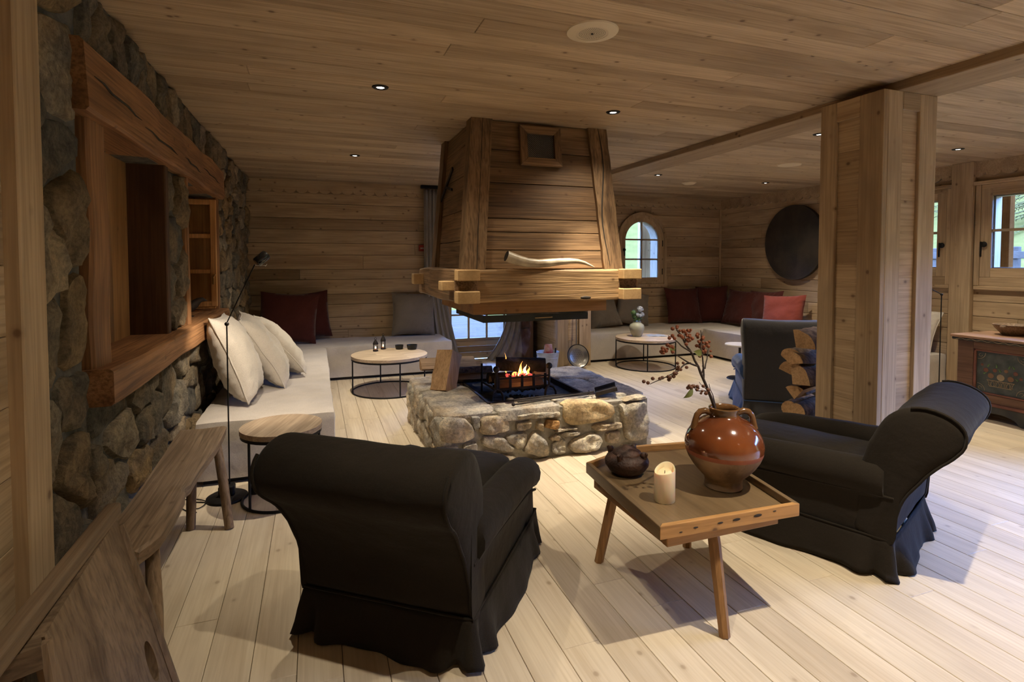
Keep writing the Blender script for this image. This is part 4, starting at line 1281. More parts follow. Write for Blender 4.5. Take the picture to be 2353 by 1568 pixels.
# fascia box and steel firebox
fb = MB()
for (a, b) in [((1.075, 3.78), (2.17, 3.80)), ((1.075, 4.80), (2.17, 4.82)), ((1.075, 3.80), (1.095, 4.80)), ((2.15, 3.80), (2.17, 4.80))]:
    fb.box(hl(a[0], a[1], 1.062), hl(b[0], b[1], 1.17))
fb.obj('fascia', 'mid_x', hood)
sb = MB()
for (a, b) in [((1.18, 3.88), (2.06, 3.89)), ((1.18, 4.70), (2.06, 4.71)), ((1.18, 3.89), (1.19, 4.70)), ((2.05, 3.89), (2.06, 4.70))]:
    sb.box(hl(a[0], a[1], 0.988), hl(b[0], b[1], 1.042))
    sb.box(hl(a[0] + 0.02 * (a[0] < 1.2), a[1], 1.046), hl(b[0], b[1], 1.10))
sb.box(hl(1.19, 3.89, 1.09), hl(2.05, 4.70, 1.10))
sb.obj('firebox', 'steel', hood)
MB().bar(hl(1.60, 3.868, 1.012), hl(1.74, 3.868, 1.014), 0.006).bar(hl(1.60, 3.868, 1.012), hl(1.60, 3.885, 1.012), 0.006).bar(hl(1.74, 3.868, 1.014), hl(1.74, 3.885, 1.014), 0.006).obj('handle', 'brass', hood)
# horn
hpts = [(1.245, 3.70, 1.485), (1.29, 3.70, 1.470), (1.345, 3.69, 1.452), (1.41, 3.69, 1.437), (1.49, 3.69, 1.431), (1.58, 3.69, 1.436), (1.67, 3.69, 1.444), (1.75, 3.69, 1.449), (1.82, 3.69, 1.447), (1.88, 3.69, 1.434), (1.925, 3.69, 1.417), (1.965, 3.69, 1.402)]
hr = [0.041, 0.040, 0.037, 0.034, 0.032, 0.030, 0.026, 0.022, 0.018, 0.013, 0.008, 0.003]
hpts = [(1.30 + (x - 1.245) * 0.99, y, z + 0.004) for x, y, z in hpts]
hn = thing('animal_horn', 'long curved pale horn lying on the hood beam', 'horn', (1.6, 3.69, 1.393))
hb = MB().tube([Vector(p) - Vector((1.6, 3.69, 1.393)) for p in hpts], hr, 18, caps=False)
hb.obj('shell', 'horn', hn, smooth=60)
d0 = (Vector(hpts[0]) - Vector(hpts[1])).normalized()
c0 = Vector(hpts[0]) - Vector((1.6, 3.69, 1.393))
MB().tube([c0, c0 - d0 * 0.03], [0.040, 0.02], 16).obj('hollow', 'dark_slot', hn)

# ---- fire basket on the hearth
fb_ = thing('fire_basket', 'black iron fire basket with ball-topped andirons on the hearth', 'fire basket', (1.54, 4.15, 0.347))
fo = Vector((1.54, 4.15, 0.345))
ir = MB()
for sx in (-0.225, 0.225):
    z_top = 0.25
    ir.tube([(sx, -0.17, 0.09), (sx, -0.17, z_top)], 0.0095, 8).sphere((sx, -0.17, z_top + 0.012), 0.026, 14, 10)
    ir.tube([(sx, -0.17, 0.10), (sx, 0.22, 0.085)], 0.009, 8)
    ir.tube([(sx, 0.22, 0.0), (sx, 0.22, 0.24)], 0.009, 8)
    s = 1 if sx > 0 else -1
    ir.tube([(sx + s * 0.0, -0.17, 0.10), (sx - 0.03, -0.19, 0.09), (sx - 0.045, -0.20, 0.06), (sx - 0.048, -0.20, 0.0)], 0.010, 8)
    ir.tube([(sx, -0.17, 0.10), (sx + 0.03, -0.19, 0.09), (sx + 0.045, -0.20, 0.06), (sx + 0.048, -0.20, 0.0)], 0.010, 8)
ir.obj('andiron_frame', 'iron2', fb_, smooth=60)
for k in range(5):
    x = -0.20 + k * 0.1
    MB().box((x - 0.011, -0.150, 0.075), (x + 0.011, -0.142, 0.20), 0.002).obj('bar', 'iron2', fb_)
for k in range(9):
    x = -0.20 + k * 0.05
    MB().box((x - 0.008, -0.145, 0.068), (x + 0.008, 0.2, 0.076)).obj('grate_bar', 'iron2', fb_)
MB().box((-0.225, -0.152, 0.085), (0.225, -0.144, 0.10)).box((-0.225, -0.152, 0.175), (0.225, -0.144, 0.187)).obj('rail', 'iron2', fb_)

def firelog(name, label, p0, p1, r, cat='log', group=None, a0=0.0, a1=math.pi * 2, rot=0.0, cut='cut_x', bark='bark', seed=0, taper=1.0):
    """split log: sector from a0 to a1 with bark on the arc; returns one mesh object"""
    p0, p1 = Vector(p0), Vector(p1)
    d = (p1 - p0)
    L = d.length
    d.normalize()
    up = Vector((0, 0, 1)) if abs(d.z) < 0.85 else Vector((0, 1, 0))
    a = d.cross(up).normalized()
    b = a.cross(d)
    full = (a1 - a0) > 6.2
    sec = []
    na = 12
    for k in range(na + (0 if full else 1)):
        t = a0 + (a1 - a0) * k / na
        sec.append((math.cos(t), math.sin(t), 1))
    if not full:
        sec.append((0.0, 0.0, 0))
    n = len(sec)
    vs, fs, mi = [], [], []
    ns = 8
    mid = (p0 + p1) / 2
    for i in range(ns + 1):
        for (u, v, arc) in sec:
            q = noise.noise(Vector((u * 1.3 + seed * 3.1, v * 1.3, i * 0.35)))
            q2 = noise.noise(Vector((u * 4 + seed, v * 4, i * 0.9)))
            rr_ = r * (1 + 0.10 * q + 0.04 * q2) * (1 + (taper - 1) * i / ns)
            cu, sv = math.cos(rot), math.sin(rot)
            U, V = u * cu - v * sv, u * sv + v * cu
            vs.append(p0 + d * L * i / ns + a * U * rr_ + b * V * rr_ - mid)
    for i in range(ns):
        for k in range(n):
            k2 = (k + 1) % n
            fs.append((i * n + k, i * n + k2, (i + 1) * n + k2, (i + 1) * n + k))
            mi.append(1 if (sec[k][2] and sec[k2][2]) else 0)
    fs += [tuple(range(n))[::-1], tuple(ns * n + k for k in range(n))]
    mi += [0, 0]
    o = MB().add(vs, fs).obj(name, cut, None, smooth=35)
    o.data.materials.append(M[bark])
    for p, m_ in zip(o.data.polygons, mi):
        p.material_index = m_
    o.location = mid
    return tag(o, label, cat, group)
G1 = 'logs burning in the fire basket'
firelog('burning_log', 'pale split log low at the front of the fire basket', (1.34, 4.06, 0.475), (1.74, 4.06, 0.475), 0.052, group=G1, a0=R(100), a1=R(330), seed=1, cut='old_x')
firelog('burning_log', 'split log behind the front one in the fire basket', (1.33, 4.18, 0.47), (1.73, 4.17, 0.47), 0.045, group=G1, a0=0, a1=3.4, rot=0.2, bark='charred', seed=2)
firelog('burning_log', 'rear log at the bottom of the fire basket', (1.34, 4.28, 0.475), (1.74, 4.28, 0.475), 0.045, group=G1, bark='charred', cut='charred', seed=6)
firelog('burning_log', 'charred upper log with pale sawn right end in the fire', (1.40, 4.25, 0.585), (1.79, 4.12, 0.575), 0.07, group=G1, a0=0, a1=4.2, rot=-0.5, bark='charred', cut='charred', seed=3)
firelog('burning_log', 'pale wedge at the right end of the charred log', (1.68, 4.10, 0.567), (1.80, 4.085, 0.563), 0.072, group=G1, a0=R(150), a1=R(300), seed=4)
eb = MB()
re_ = random.Random(9)
for k in range(90):
    eb.sphere((1.54 + re_.uniform(-0.19, 0.19), 4.12 + re_.uniform(-0.1, 0.1), 0.415 + re_.uniform(-0.002, 0.02)), re_.uniform(0.008, 0.017), 5, 4)
tag(eb.obj('charcoal', 'charred', None, kind='stuff'), 'bed of charcoal under the logs in the fire basket', 'charcoal')
eb = MB()
for k in range(26):
    eb.sphere((1.52 + re_.uniform(-0.10, 0.12), 4.07 + re_.uniform(-0.05, 0.03), 0.53 + re_.uniform(0, 0.012)), re_.uniform(0.006, 0.013), 5, 4)
tag(eb.obj('embers', 'ember', None, kind='stuff'), 'red glowing embers on top of the logs', 'embers')
eb = MB()
for k in range(60):
    eb.sphere((1.54 + re_.gauss(0, 0.08), 4.02 + re_.uniform(-0.06, 0.08), 0.352 + re_.uniform(0, 0.01)), re_.uniform(0.006, 0.014), 5, 4)
tag(eb.obj('ash_and_coals', 'charred', None, kind='stuff'), 'dark coals fallen on the ash under the basket', 'coals')
fl = thing('flame', 'small orange flames rising from the logs', 'fire', (1.55, 4.10, 0.53))
def tongue(x, y, h, r, lean, mat):
    pts = []
    rad = []
    for k in range(9):
        t = k / 8
        pts.append((x + lean * t * t + 0.008 * math.sin(t * 6 + x * 40), y + 0.006 * math.sin(t * 5), h * t))
        rad.append(r * (math.sin(math.pi * min(1, t * 0.9 + 0.18)) ** 0.9) * (1 - t) ** 0.35 + 0.0004)
    MB().tube(pts, rad, 10).obj('tongue', mat, fl, smooth=80)
tongue(-0.015, -0.04, 0.115, 0.013, 0.035, 'flame')
tongue(-0.018, -0.045, 0.075, 0.008, 0.02, 'flame_hot')
tongue(0.045, -0.03, 0.085, 0.014, 0.0, 'flame_hot')
tongue(0.075, -0.035, 0.07, 0.011, -0.012, 'flame')
tongue(0.015, -0.03, 0.05, 0.016, 0.0, 'flame')
tongue(-0.045, -0.02, 0.03, 0.02, 0.0, 'flame')
tongue(-0.075, 0.10, 0.17, 0.008, -0.02, 'flame')
fl_l = bpy.data.lights.new('fire_glow', 'POINT')
fl_l.energy = 0.55
fl_l.color = (1, 0.42, 0.12)
fl_l.shadow_soft_size = 0.04
flo = bpy.data.objects.new('fire_glow', fl_l)
flo.location = (1.56, 4.03, 0.60)
COL.objects.link(flo)
# smoke wisp
sm, nt, b_ = newmat('smoke')
nt.nodes.remove(b_)
vol = N(nt, 'ShaderNodeVolumePrincipled')
vol.inputs['Color'].default_value = (0.75, 0.8, 0.95, 1)
tc = N(nt, 'ShaderNodeTexCoord')
nz_ = N(nt, 'ShaderNodeTexNoise')
nz_.inputs['Scale'].default_value = 7
nz_.inputs['Detail'].default_value = 3
nz_.inputs['Distortion'].default_value = 1.5
nt.links.new(tc.outputs['Object'], nz_.inputs['Vector'])
rp = ramp(nt, [(0.48, (0, 0, 0)), (0.75, (1, 1, 1))], nz_.outputs['Fac'])
mu_ = N(nt, 'ShaderNodeMath', operation='MULTIPLY')
mu_.inputs[1].default_value = 5.0
nt.links.new(rp.outputs[0], mu_.inputs[0])
nt.links.new(mu_.outputs[0], vol.inputs['Density'])
nt.links.new(vol.outputs[0], nt.nodes['Material Output'].inputs['Volume'])
M['smoke'] = sm
tag(MB().tube([(1.52, 4.2, 0.62), (1.55, 4.22, 0.75), (1.56, 4.25, 0.88), (1.57, 4.28, 0.985)], [0.09, 0.13, 0.15, 0.17], 16).obj('smoke', 'smoke', None, smooth=60, kind='stuff'), 'thin bluish smoke drifting up from the fire', 'smoke')

# ---- spare logs on the hearth corner
G2 = 'spare logs on the hearth'
firelog('split_log', 'split log standing upright against the others on the hearth', (0.985, 4.30, 0.400), (1.075, 4.42, 0.71), 0.155, group=G2, a0=R(38), a1=R(128), rot=R(12), cut='cut_z', seed=11)
firelog('split_log', 'round-backed log lying on the hearth behind the upright one', (1.00, 4.60, 0.46), (1.46, 4.55, 0.46), 0.068, group=G2, a0=R(20), a1=R(330), seed=12)
firelog('split_log', 'rearmost log lying on the hearth slabs, shaggy bark', (1.08, 4.80, 0.46), (1.45, 4.78, 0.46), 0.068, group=G2, a0=R(120), a1=R(330), seed=13)
firelog('split_log', 'split log lying on top of the two lying hearth logs', (0.86, 4.70, 0.56), (1.36, 4.72, 0.545), 0.07, group=G2, a0=R(150), a1=R(320), seed=14)
# ---- fire tools
sh = thing('fire_shovel', 'iron fire shovel with a flat blade lying on the hearth edge', 'shovel', (1.75, 3.74, 0.39))
so = Vector((1.75, 3.74, 0.39))
MB().tube([Vector(p) - so for p in ((1.36, 3.68, 0.405), (1.7, 3.73, 0.41), (2.06, 3.775, 0.42))], 0.006, 8).sphere(Vector((1.345, 3.675, 0.408)) - so, 0.014, 10, 8).obj('handle', 'iron2', sh, smooth=60)
bl = MB()
q = [Vector(p) - so for p in ((2.05, 3.72, 0.40), (2.12, 3.87, 0.40), (2.30, 3.86, 0.435), (2.22, 3.69, 0.435))]
bl.add(q + [p + Vector((0, 0, 0.006)) for p in q], [(3, 2, 1, 0), (4, 5, 6, 7), (0, 1, 5, 4), (1, 2, 6, 5), (2, 3, 7, 6), (3, 0, 4, 7)])
bl.bar(q[0] + Vector((0, 0, .012)), q[3] + Vector((0, 0, .012)), 0.006, 0.03).bar(q[1] + Vector((0, 0, .012)), q[2] + Vector((0, 0, .012)), 0.006, 0.03)
bl.obj('blade', 'iron2', sh)
for i, (y0, y1, lb, rr0) in enumerate([(3.80, 3.80, 'long iron poker lying behind the fire shovel', 0.006), (3.76, 3.77, 'iron fire tongs lying between shovel and poker', 0.005)]):
    t = thing('fire_poker' if i == 0 else 'fire_tongs', lb, 'fire tool', (1.7, y0, 0.40))
    MB().tube([(-0.32, 0, 0.006), (0.0, 0.005, 0.012), (0.32, y1 - y0 + 0.01, 0.008)], rr0, 8).obj('shaft', 'iron2', t, smooth=60)
    if i == 0:
        MB().tube([(0.32, 0.01, 0.008), (0.345, 0.02, 0.012), (0.35, 0.04, 0.012)], 0.005, 8).obj('hook', 'iron2', t, smooth=60)
        MB().sphere((-0.335, 0, 0.012), 0.022, 12, 8, (1.4, 1, 0.6)).obj('grip', 'iron2', t, smooth=60)
    else:
        MB().tube([(-0.30, -0.03, 0.006), (0.0, -0.018, 0.014), (0.30, 0.0, 0.008)], rr0, 8).obj('shaft', 'iron2', t, smooth=60)
# ================================================================ SOFAS AND CUSHIONS
def cloth_box(lo, hi, r=0.03, step=0.05, amp=0.006, seed=0, open_bottom=True, sag=0.0):
    lo, hi = Vector(lo), Vector(hi)
    bm = bmesh.new()
    dims = hi - lo
    ns = [max(2, int(dims[i] / step)) for i in range(3)]
    def P(p):
        q = Vector([min(max(p[i], lo[i] + r), hi[i] - r) for i in range(3)])
        if p[2] < lo[2] + r: q[2] = p[2]
        d = p - q
        if d.length > 1e-9: p = q + d.normalized() * r
        return p
    for ax in range(3):
        b, d = (ax + 1) % 3, (ax + 2) % 3
        for side in (0, 1):
            if ax == 2 and side == 0 and open_bottom: continue
            g = []
            for i in range(ns[b] + 1):
                row = []
                for j in range(ns[d] + 1):
                    p = Vector((0, 0, 0))
                    p[ax] = hi[ax] if side else lo[ax]
                    # denser near edges
                    fi, fj = i / ns[b], j / ns[d]
                    p[b] = lo[b] + dims[b] * fi
                    p[d] = lo[d] + dims[d] * fj
                    p = P(p)
                    row.append(bm.verts.new(p))
                g.append(row)
            for i in range(ns[b]):
                for j in range(ns[d]):
                    q = (g[i][j], g[i + 1][j], g[i + 1][j + 1], g[i][j + 1])
                    bm.faces.new(q if side else q[::-1])
    bmesh.ops.remove_doubles(bm, verts=bm.verts, dist=1e-4)
    bm.normal_update()
    for v in bm.verts:
        hgt = (v.co.z - lo.z) / max(dims.z, 0.01)
        n0 = noise.noise(v.co * 2.2 + Vector((seed, 0, 0))) * amp * 1.6 + noise.noise(Vector((v.co.x * 7, v.co.y * 7, v.co.z * 12)) + Vector((seed, 3, 0))) * amp * 0.8
        v.co += v.normal * n0
        if sag and hgt > 0.9:
            fx = (v.co.x - lo.x) / dims.x
            fy = (v.co.y - lo.y) / dims.y
            v.co.z += sag * 16 * fx * (1 - fx) * fy * (1 - fy)
    return bm
def bmobj(bm, name, mat, parent=None, smooth=60):
    bmesh.ops.recalc_face_normals(bm, faces=bm.faces)
    me = bpy.data.meshes.new(name)
    bm.to_mesh(me)
    bm.free()
    me.shade_smooth()
    me.set_sharp_from_angle(angle=R(smooth))
    me.materials.append(M[mat])
    o = bpy.data.objects.new(name, me)
    COL.objects.link(o)
    if parent: o.parent = parent
    return o
def bench_sofa(label, lo, hi, seed):
    t = thing('bench_sofa', label, 'sofa', ((lo[0] + hi[0]) / 2, (lo[1] + hi[1]) / 2, 0))
    o = Vector(t.location)
    l, h = Vector(lo) - o, Vector(hi) - o
    bmobj(cloth_box((l.x, l.y, 0.035), h, 0.022, 0.045, 0.007, seed), 'loose_cover', 'linen2', t)
    MB().box((l.x + 0.04, l.y + 0.04, 0), (h.x - 0.04, h.y - 0.04, 0.06)).obj('plinth', 'dark_slot', t)
    return t
bench_sofa('cream covered bench sofa along the stone wall', (-0.74, 3.90, 0), (0.115, 6.86, 0.415), 1)
bench_sofa('cream covered bench sofa against the plank wall, left of the fireplace', (-0.74, 6.88, 0), (1.67, 7.69, 0.415), 2)
bench_sofa('cream covered bench sofa under the arched window', (3.62, 6.86, 0), (6.68, 7.69, 0.415), 3)
bench_sofa('cream covered bench sofa along the right wall under the dark disc', (5.62, 4.02, 0), (6.66, 6.84, 0.415), 4)

def cushion(label, w, h, t, pos, rz, lean, mat, group, spin=0.0, seed=0, piping=True, name='cushion'):
    n = 22
    vs, fs = [], []
    rnd = random.Random(seed)
    idx = {}
    def surf(i, j, s):
        u, v = -1 + 2 * i / n, -1 + 2 * j / n
        pin = 0.07
        x = u * (1 - pin * (1 - v * v) * abs(u))
        z = v * (1 - pin * (1 - u * u) * abs(v))
        th = max(0.0, (1 - u * u)) ** 0.42 * max(0.0, (1 - v * v)) ** 0.42
        wr = noise.noise(Vector((u * 2.2 + seed, v * 2.2, s))) * 0.16 + noise.noise(Vector((u * 5 + seed, v * 6, s * 2))) * 0.07
        edge = math.sin(math.atan2(v, u) * 26 + seed) * 0.02 * (1 - th)
        y = s * t / 2 * th * (1 + wr) + noise.noise(Vector((u * 1.5, v * 1.5, seed + 7))) * 0.02 + edge * th * 2
        fat = 1 - 0.12 * v
        return (x * w / 2, y * fat, (z + 1) * h / 2)
    for s in (-1, 1):
        for i in range(n + 1):
            for j in range(n + 1):
                edge = i in (0, n) or j in (0, n)
                key = (i, j, 0 if edge else s)
                if key not in idx:
                    idx[key] = len(vs)
                    vs.append(surf(i, j, s))
    def K(i, j, s):
        return idx[(i, j, 0 if (i in (0, n) or j in (0, n)) else s)]
    for s in (-1, 1):
        for i in range(n):
            for j in range(n):
                q = (K(i, j, s), K(i + 1, j, s), K(i + 1, j + 1, s), K(i, j + 1, s))
                fs.append(q if s < 0 else q[::-1])
    o = MB().add(vs, fs).obj(name, mat, None, smooth=70)
    if piping:
        per = [K(i, 0, 1) for i in range(n)] + [K(n, j, 1) for j in range(n)] + [K(i, n, 1) for i in range(n, 0, -1)] + [K(0, j, 1) for j in range(n, 0, -1)]
        MB().tube([vs[k] for k in per], 0.005, 6, closed=True).obj('piping', mat, o, smooth=60)
    Mx = Matrix.Translation(pos) @ Matrix.Rotation(rz, 4, 'Z') @ Matrix.Rotation(-lean, 4, 'X') @ Matrix.Rotation(spin, 4, 'Y')
    o.matrix_world = Mx
    return tag(o, label, 'cushion', group)
GC = 'cream cushions against the stone wall'
cushion('large cream cushion leaning on the stone wall, nearest the floor lamp', 0.60, 0.66, 0.27, (-0.45, 4.48, 0.434), R(90), R(21), 'linen', GC, R(2), 1)
cushion('cream cushion in the middle of the three by the stone wall', 0.58, 0.66, 0.24, (-0.265, 5.01, 0.434), R(96), R(30), 'linen', GC, R(-3), 2)
cushion('cream cushion farthest along the stone wall', 0.58, 0.64, 0.22, (-0.13, 5.46, 0.434), R(99), R(38), 'linen', GC, R(2), 3)
GR = 'burgundy cushions left of the fireplace'
cushion('burgundy cushion in the corner by the stone wall, in front of its twin', 0.70, 0.64, 0.20, (-0.35, 7.27, 0.43), R(-3), R(13), 'red', GR, R(4), 4, False)
cushion('burgundy cushion half hidden behind another, against the plank wall', 0.62, 0.62, 0.18, (-0.10, 7.55, 0.43), R(3), R(7), 'red', GR, R(-5), 5, False)
cushion('taupe cushion on the bench beside the long curtain', 0.60, 0.60, 0.18, (1.27, 7.50, 0.425), R(-2), R(13), 'cushion_grey', None, R(2), 6, False)
GT = 'grey-brown cushions under the arched window'
cushion('grey-brown cushion next to the timber pier, left of the vase', 0.55, 0.52, 0.20, (4.25, 7.38, 0.425), R(-8), R(28), 'cushion_grey', GT, R(-8), 7, False)
cushion('grey-brown cushion leaning on the wall right behind the vase', 0.62, 0.58, 0.18, (4.75, 7.44, 0.43), R(4), R(18), 'cushion_grey', GT, R(14), 8, False)
GB = 'burgundy cushions in the right corner'
cushion('burgundy cushion under the arched window, left end of the corner row', 0.66, 0.60, 0.18, (5.78, 7.46, 0.425), R(-2), R(16), 'red', GB, R(2), 9, False)
cushion('burgundy cushion deep in the room corner between two others', 0.52, 0.62, 0.18, (6.27, 7.36, 0.43), R(-36), R(14), 'red', GB, R(-3), 10, False)
cushion('dark burgundy cushion on the right wall next to the corner', 0.60, 0.58, 0.18, (6.33, 6.90, 0.43), R(-80), R(17), 'red', GB, R(2), 11, False)
cushion('purple-looking burgundy cushion behind the bright brick-red one', 0.60, 0.58, 0.18, (6.44, 6.48, 0.43), R(-84), R(12), 'red', GB, R(-2), 12, False)
cushion('bright brick-red cushion below the dark disc', 0.60, 0.56, 0.20, (6.31, 6.00, 0.43), R(-68), R(20), 'pink', None, R(-3), 13, False)
cushion('cream cushion behind the pillar, right end of the window bench', 0.55, 0.52, 0.20, (6.36, 4.32, 0.425), R(-78), R(22), 'linen', None, R(6), 14, True)

# ================================================================ ROUND TABLES
def round_table(label, loc, r, h, wood_mat, nleg=3, rot=0.0, thick=0.03, ring=True):
    t = thing('round_table', label, 'table', loc, rot)
    n = 56
    # three boards cut to a circle
    cuts = [-r, -r * 0.34, r * 0.30, r]
    for a, b in zip(cuts[:-1], cuts[1:]):
        pts = []
        m = 20
        for k in range(m + 1):
            x = a + (b - a) * k / m
            pts.append((x, -math.sqrt(max(0, r * r - x * x))))
        for k in range(m, -1, -1):
            x = a + (b - a) * k / m
            y = math.sqrt(max(0, r * r - x * x))
            if y > 1e-4 or 0 < k < m: pts.append((x, y))
        MB().prism([(p[0] * 0.9985 if abs(p[0]) < r else p[0], p[1]) for p in pts], lambda u, v, z: (u, v, z), h - thick, h).obj('top_board', wood_mat, t, smooth=30)
    MB().lathe([(r - 0.012, h - thick - 0.02), (r - 0.004, h - thick - 0.02), (r - 0.004, h - thick), (r - 0.012, h - thick)], n=48).obj('upper_hoop', 'iron', t, smooth=40)
    MB().tube([(math.cos(2 * math.pi * k / 48) * (r - 0.01), math.sin(2 * math.pi * k / 48) * (r - 0.01), 0.008) for k in range(48)], 0.008, 8, closed=True).obj('floor_hoop', 'iron', t, smooth=60)
    for k in range(nleg):
        a = 2 * math.pi * k / nleg
        MB().cyl(((r - 0.01) * math.cos(a), (r - 0.01) * math.sin(a), 0.008), ((r - 0.01) * math.cos(a), (r - 0.01) * math.sin(a), h - thick), 0.008, n=8).obj('leg', 'iron', t, smooth=60)
    return t
round_table('round plank-topped table with iron hoops holding lanterns, near the corner bench', (0.775, 6.17, 0), 0.42, 0.41, 'pale_x', 4, R(8))
round_table('round plank-topped table with a flower vase near the arched window', (4.27, 6.36, 0), 0.41, 0.41, 'pale_x', 4, R(-30))
round_table('small round grey-grained side table behind the near armchair', (-0.205, 3.57, 0), 0.235, 0.45, 'grey_top', 3, R(-18))
st3 = thing('side_table', 'small pale round side table peeping out beside the far armchair', 'table', (4.92, 5.30, 0))
MB().lathe([(0.0, 0.41), (0.17, 0.41), (0.175, 0.42), (0.17, 0.43), (0.0, 0.43)], n=32).obj('table_top', 'linen', st3, smooth=30)
MB().cyl((0, 0, 0.02), (0, 0, 0.41), 0.015, n=10).obj('stem', 'iron', st3)
MB().lathe([(0.0, 0.02), (0.14, 0.012), (0.15, 0.0)], n=28).obj('base', 'iron', st3)

# lanterns and bowls
def lantern(label, loc, h):
    t = thing('candle_lantern', label, 'lantern', loc, 0, 'lanterns on the round table')
    s = h / 0.17
    MB().lathe([(0.0, 0.0), (0.029, 0.0), (0.030, 0.012), (0.027, 0.018), (0.0, 0.018)], n=20).obj('base', 'iron2', t, smooth=40)
    MB().lathe([(0.026, 0.018), (0.026, 0.095 * s)], n=20).obj('glass_chimney', 'glass', t, smooth=60)
    MB().lathe([(0.030, 0.09 * s), (0.032, 0.098 * s), (0.022, 0.125 * s), (0.010, 0.145 * s), (0.010, 0.155 * s), (0.0, 0.157 * s)], n=20).obj('cap', 'iron2', t, smooth=40)
    MB().tube([(0.012 * math.cos(a), 0, 0.165 * s + 0.012 * math.sin(a)) for a in [k * math.pi / 5 for k in range(10)]], 0.0025, 6, closed=True).obj('ring_handle', 'iron2', t)
    for k in range(4):
        a = k * math.pi / 2 + 0.4
        MB().cyl((0.028 * math.cos(a), 0.028 * math.sin(a), 0.015), (0.028 * math.cos(a), 0.028 * math.sin(a), 0.092 * s), 0.0018, n=5).obj('post', 'iron2', t)
    c = MB().lathe([(0.0, 0.019), (0.017, 0.019), (0.017, 0.034), (0.0, 0.034)], n=14).obj('tealight', 'wax', t)
    MB().sphere((0, 0, 0.043), 0.0055, 8, 6, (1, 1, 2)).obj('flame', 'candleflame', c)
lantern('small candle lantern nearer the table edge', (0.645, 6.40, 0.41), 0.15)
lantern('taller candle lantern behind the smaller one', (0.745, 6.52, 0.41), 0.18)
def bowl(label, loc, r, h):
    MBo = MB().lathe([(0.0, 0.0), (r * 0.8, 0.0), (r * 0.93, h * 0.5), (r, h), (r * 0.93, h), (r * 0.8, h * 0.35), (0.0, h * 0.25)], n=28)
    o = MBo.obj('small_bowl', 'black_clay', None, smooth=40)
    o.location = loc
    tag(o, label, 'bowl', 'black bowls on the round table')
bowl('black stoneware bowl, the smaller one beside the lanterns', (0.925, 6.46, 0.41), 0.05, 0.05)
bowl('black stoneware bowl, the wider one farther from the lanterns', (1.065, 6.40, 0.41), 0.063, 0.055)

# vase with flowers, magazine
vs_ = thing('flower_vase', 'pale celadon ginger jar vase holding hydrangea-like flowers', 'vase', (4.18, 6.44, 0.41))
MB().lathe([(0.0, 0), (0.055, 0), (0.07, 0.02), (0.098, 0.09), (0.105, 0.13), (0.095, 0.165), (0.06, 0.19), (0.05, 0.2), (0.056, 0.212), (0.046, 0.21), (0.04, 0.195)], n=32).obj('body', 'celadon', vs_, smooth=50)
heads = [(-0.055, 0.0, 0.335, 0.042, 'leaf2'), (0.055, 0.01, 0.375, 0.048, 'petal'), (0.01, 0.0, 0.30, 0.03, 'petal'), (0.085, 0.0, 0.305, 0.032, 'petal'), (-0.03, 0.02, 0.28, 0.036, 'leaf2'), (0.035, -0.02, 0.29, 0.024, 'petal')]
rf = random.Random(5)
for (x, y, z, r_, mt) in heads:
    st = MB().tube([(x * 0.2, y * 0.2, 0.17), (x * 0.6, y, 0.24), (x, y, z)], 0.0035, 6).obj('flower_stem', 'leaf2', vs_)
    fh = MB()
    for k in range(46):
        d = Vector((rf.gauss(0, 1), rf.gauss(0, 1), rf.gauss(0, 1))).normalized()
        c = Vector((x, y, z)) + d * r_ * rf.uniform(0.75, 1)
        a = d.orthogonal().normalized() * 0.010
        b = d.cross(a).normalized() * 0.010
        fh.add([c - a, c - b + d * .003, c + a, c + b + d * .003], [(0, 1, 2, 3)])
    fh.sphere((x, y, z), r_ * 0.75, 10, 7)
    fh.obj('blossom', mt, vs_, fixn=False)
lv = MB()
for k in range(22):
    a = rf.uniform(0, 6.28)
    p = Vector((0.03 * math.cos(a), 0.03 * math.sin(a), 0.20 + rf.uniform(0, 0.04)))
    d = Vector((math.cos(a), math.sin(a), 0.9)).normalized() * rf.uniform(0.04, 0.08)
    w_ = Vector((-math.sin(a), math.cos(a), 0)) * 0.013
    lv.add([p, p + d * 0.5 + w_, p + d, p + d * 0.5 - w_], [(0, 1, 2, 3)])
lv.obj('leaves', 'leaf2', vs_, kind='stuff', fixn=False)
mg = thing('magazine', 'open magazine lying on the round table beside the vase', 'magazine', (4.47, 6.40, 0.411), R(-20))
for s in (-1, 1):
    pv, pf_ = [], []
    for i in range(7):
        x = s * 0.13 * i / 6
        z = 0.003 + 0.010 * math.sin(math.pi * min(1, i / 6 * 1.1)) * (1 - i / 9)
        pv += [(x, -0.10, z), (x, 0.10, z), (x, -0.10, 0.0), (x, 0.10, 0.0)]
    for i in range(6):
        a, b = 4 * i, 4 * i + 4
        pf_ += [(a, b, b + 1, a + 1), (a + 2, a + 3, b + 3, b + 2), (a, a + 2, b + 2, b), (a + 1, b + 1, b + 3, a + 3)]
    MB().add(pv, pf_).obj('page', 'paper', mg, smooth=40)

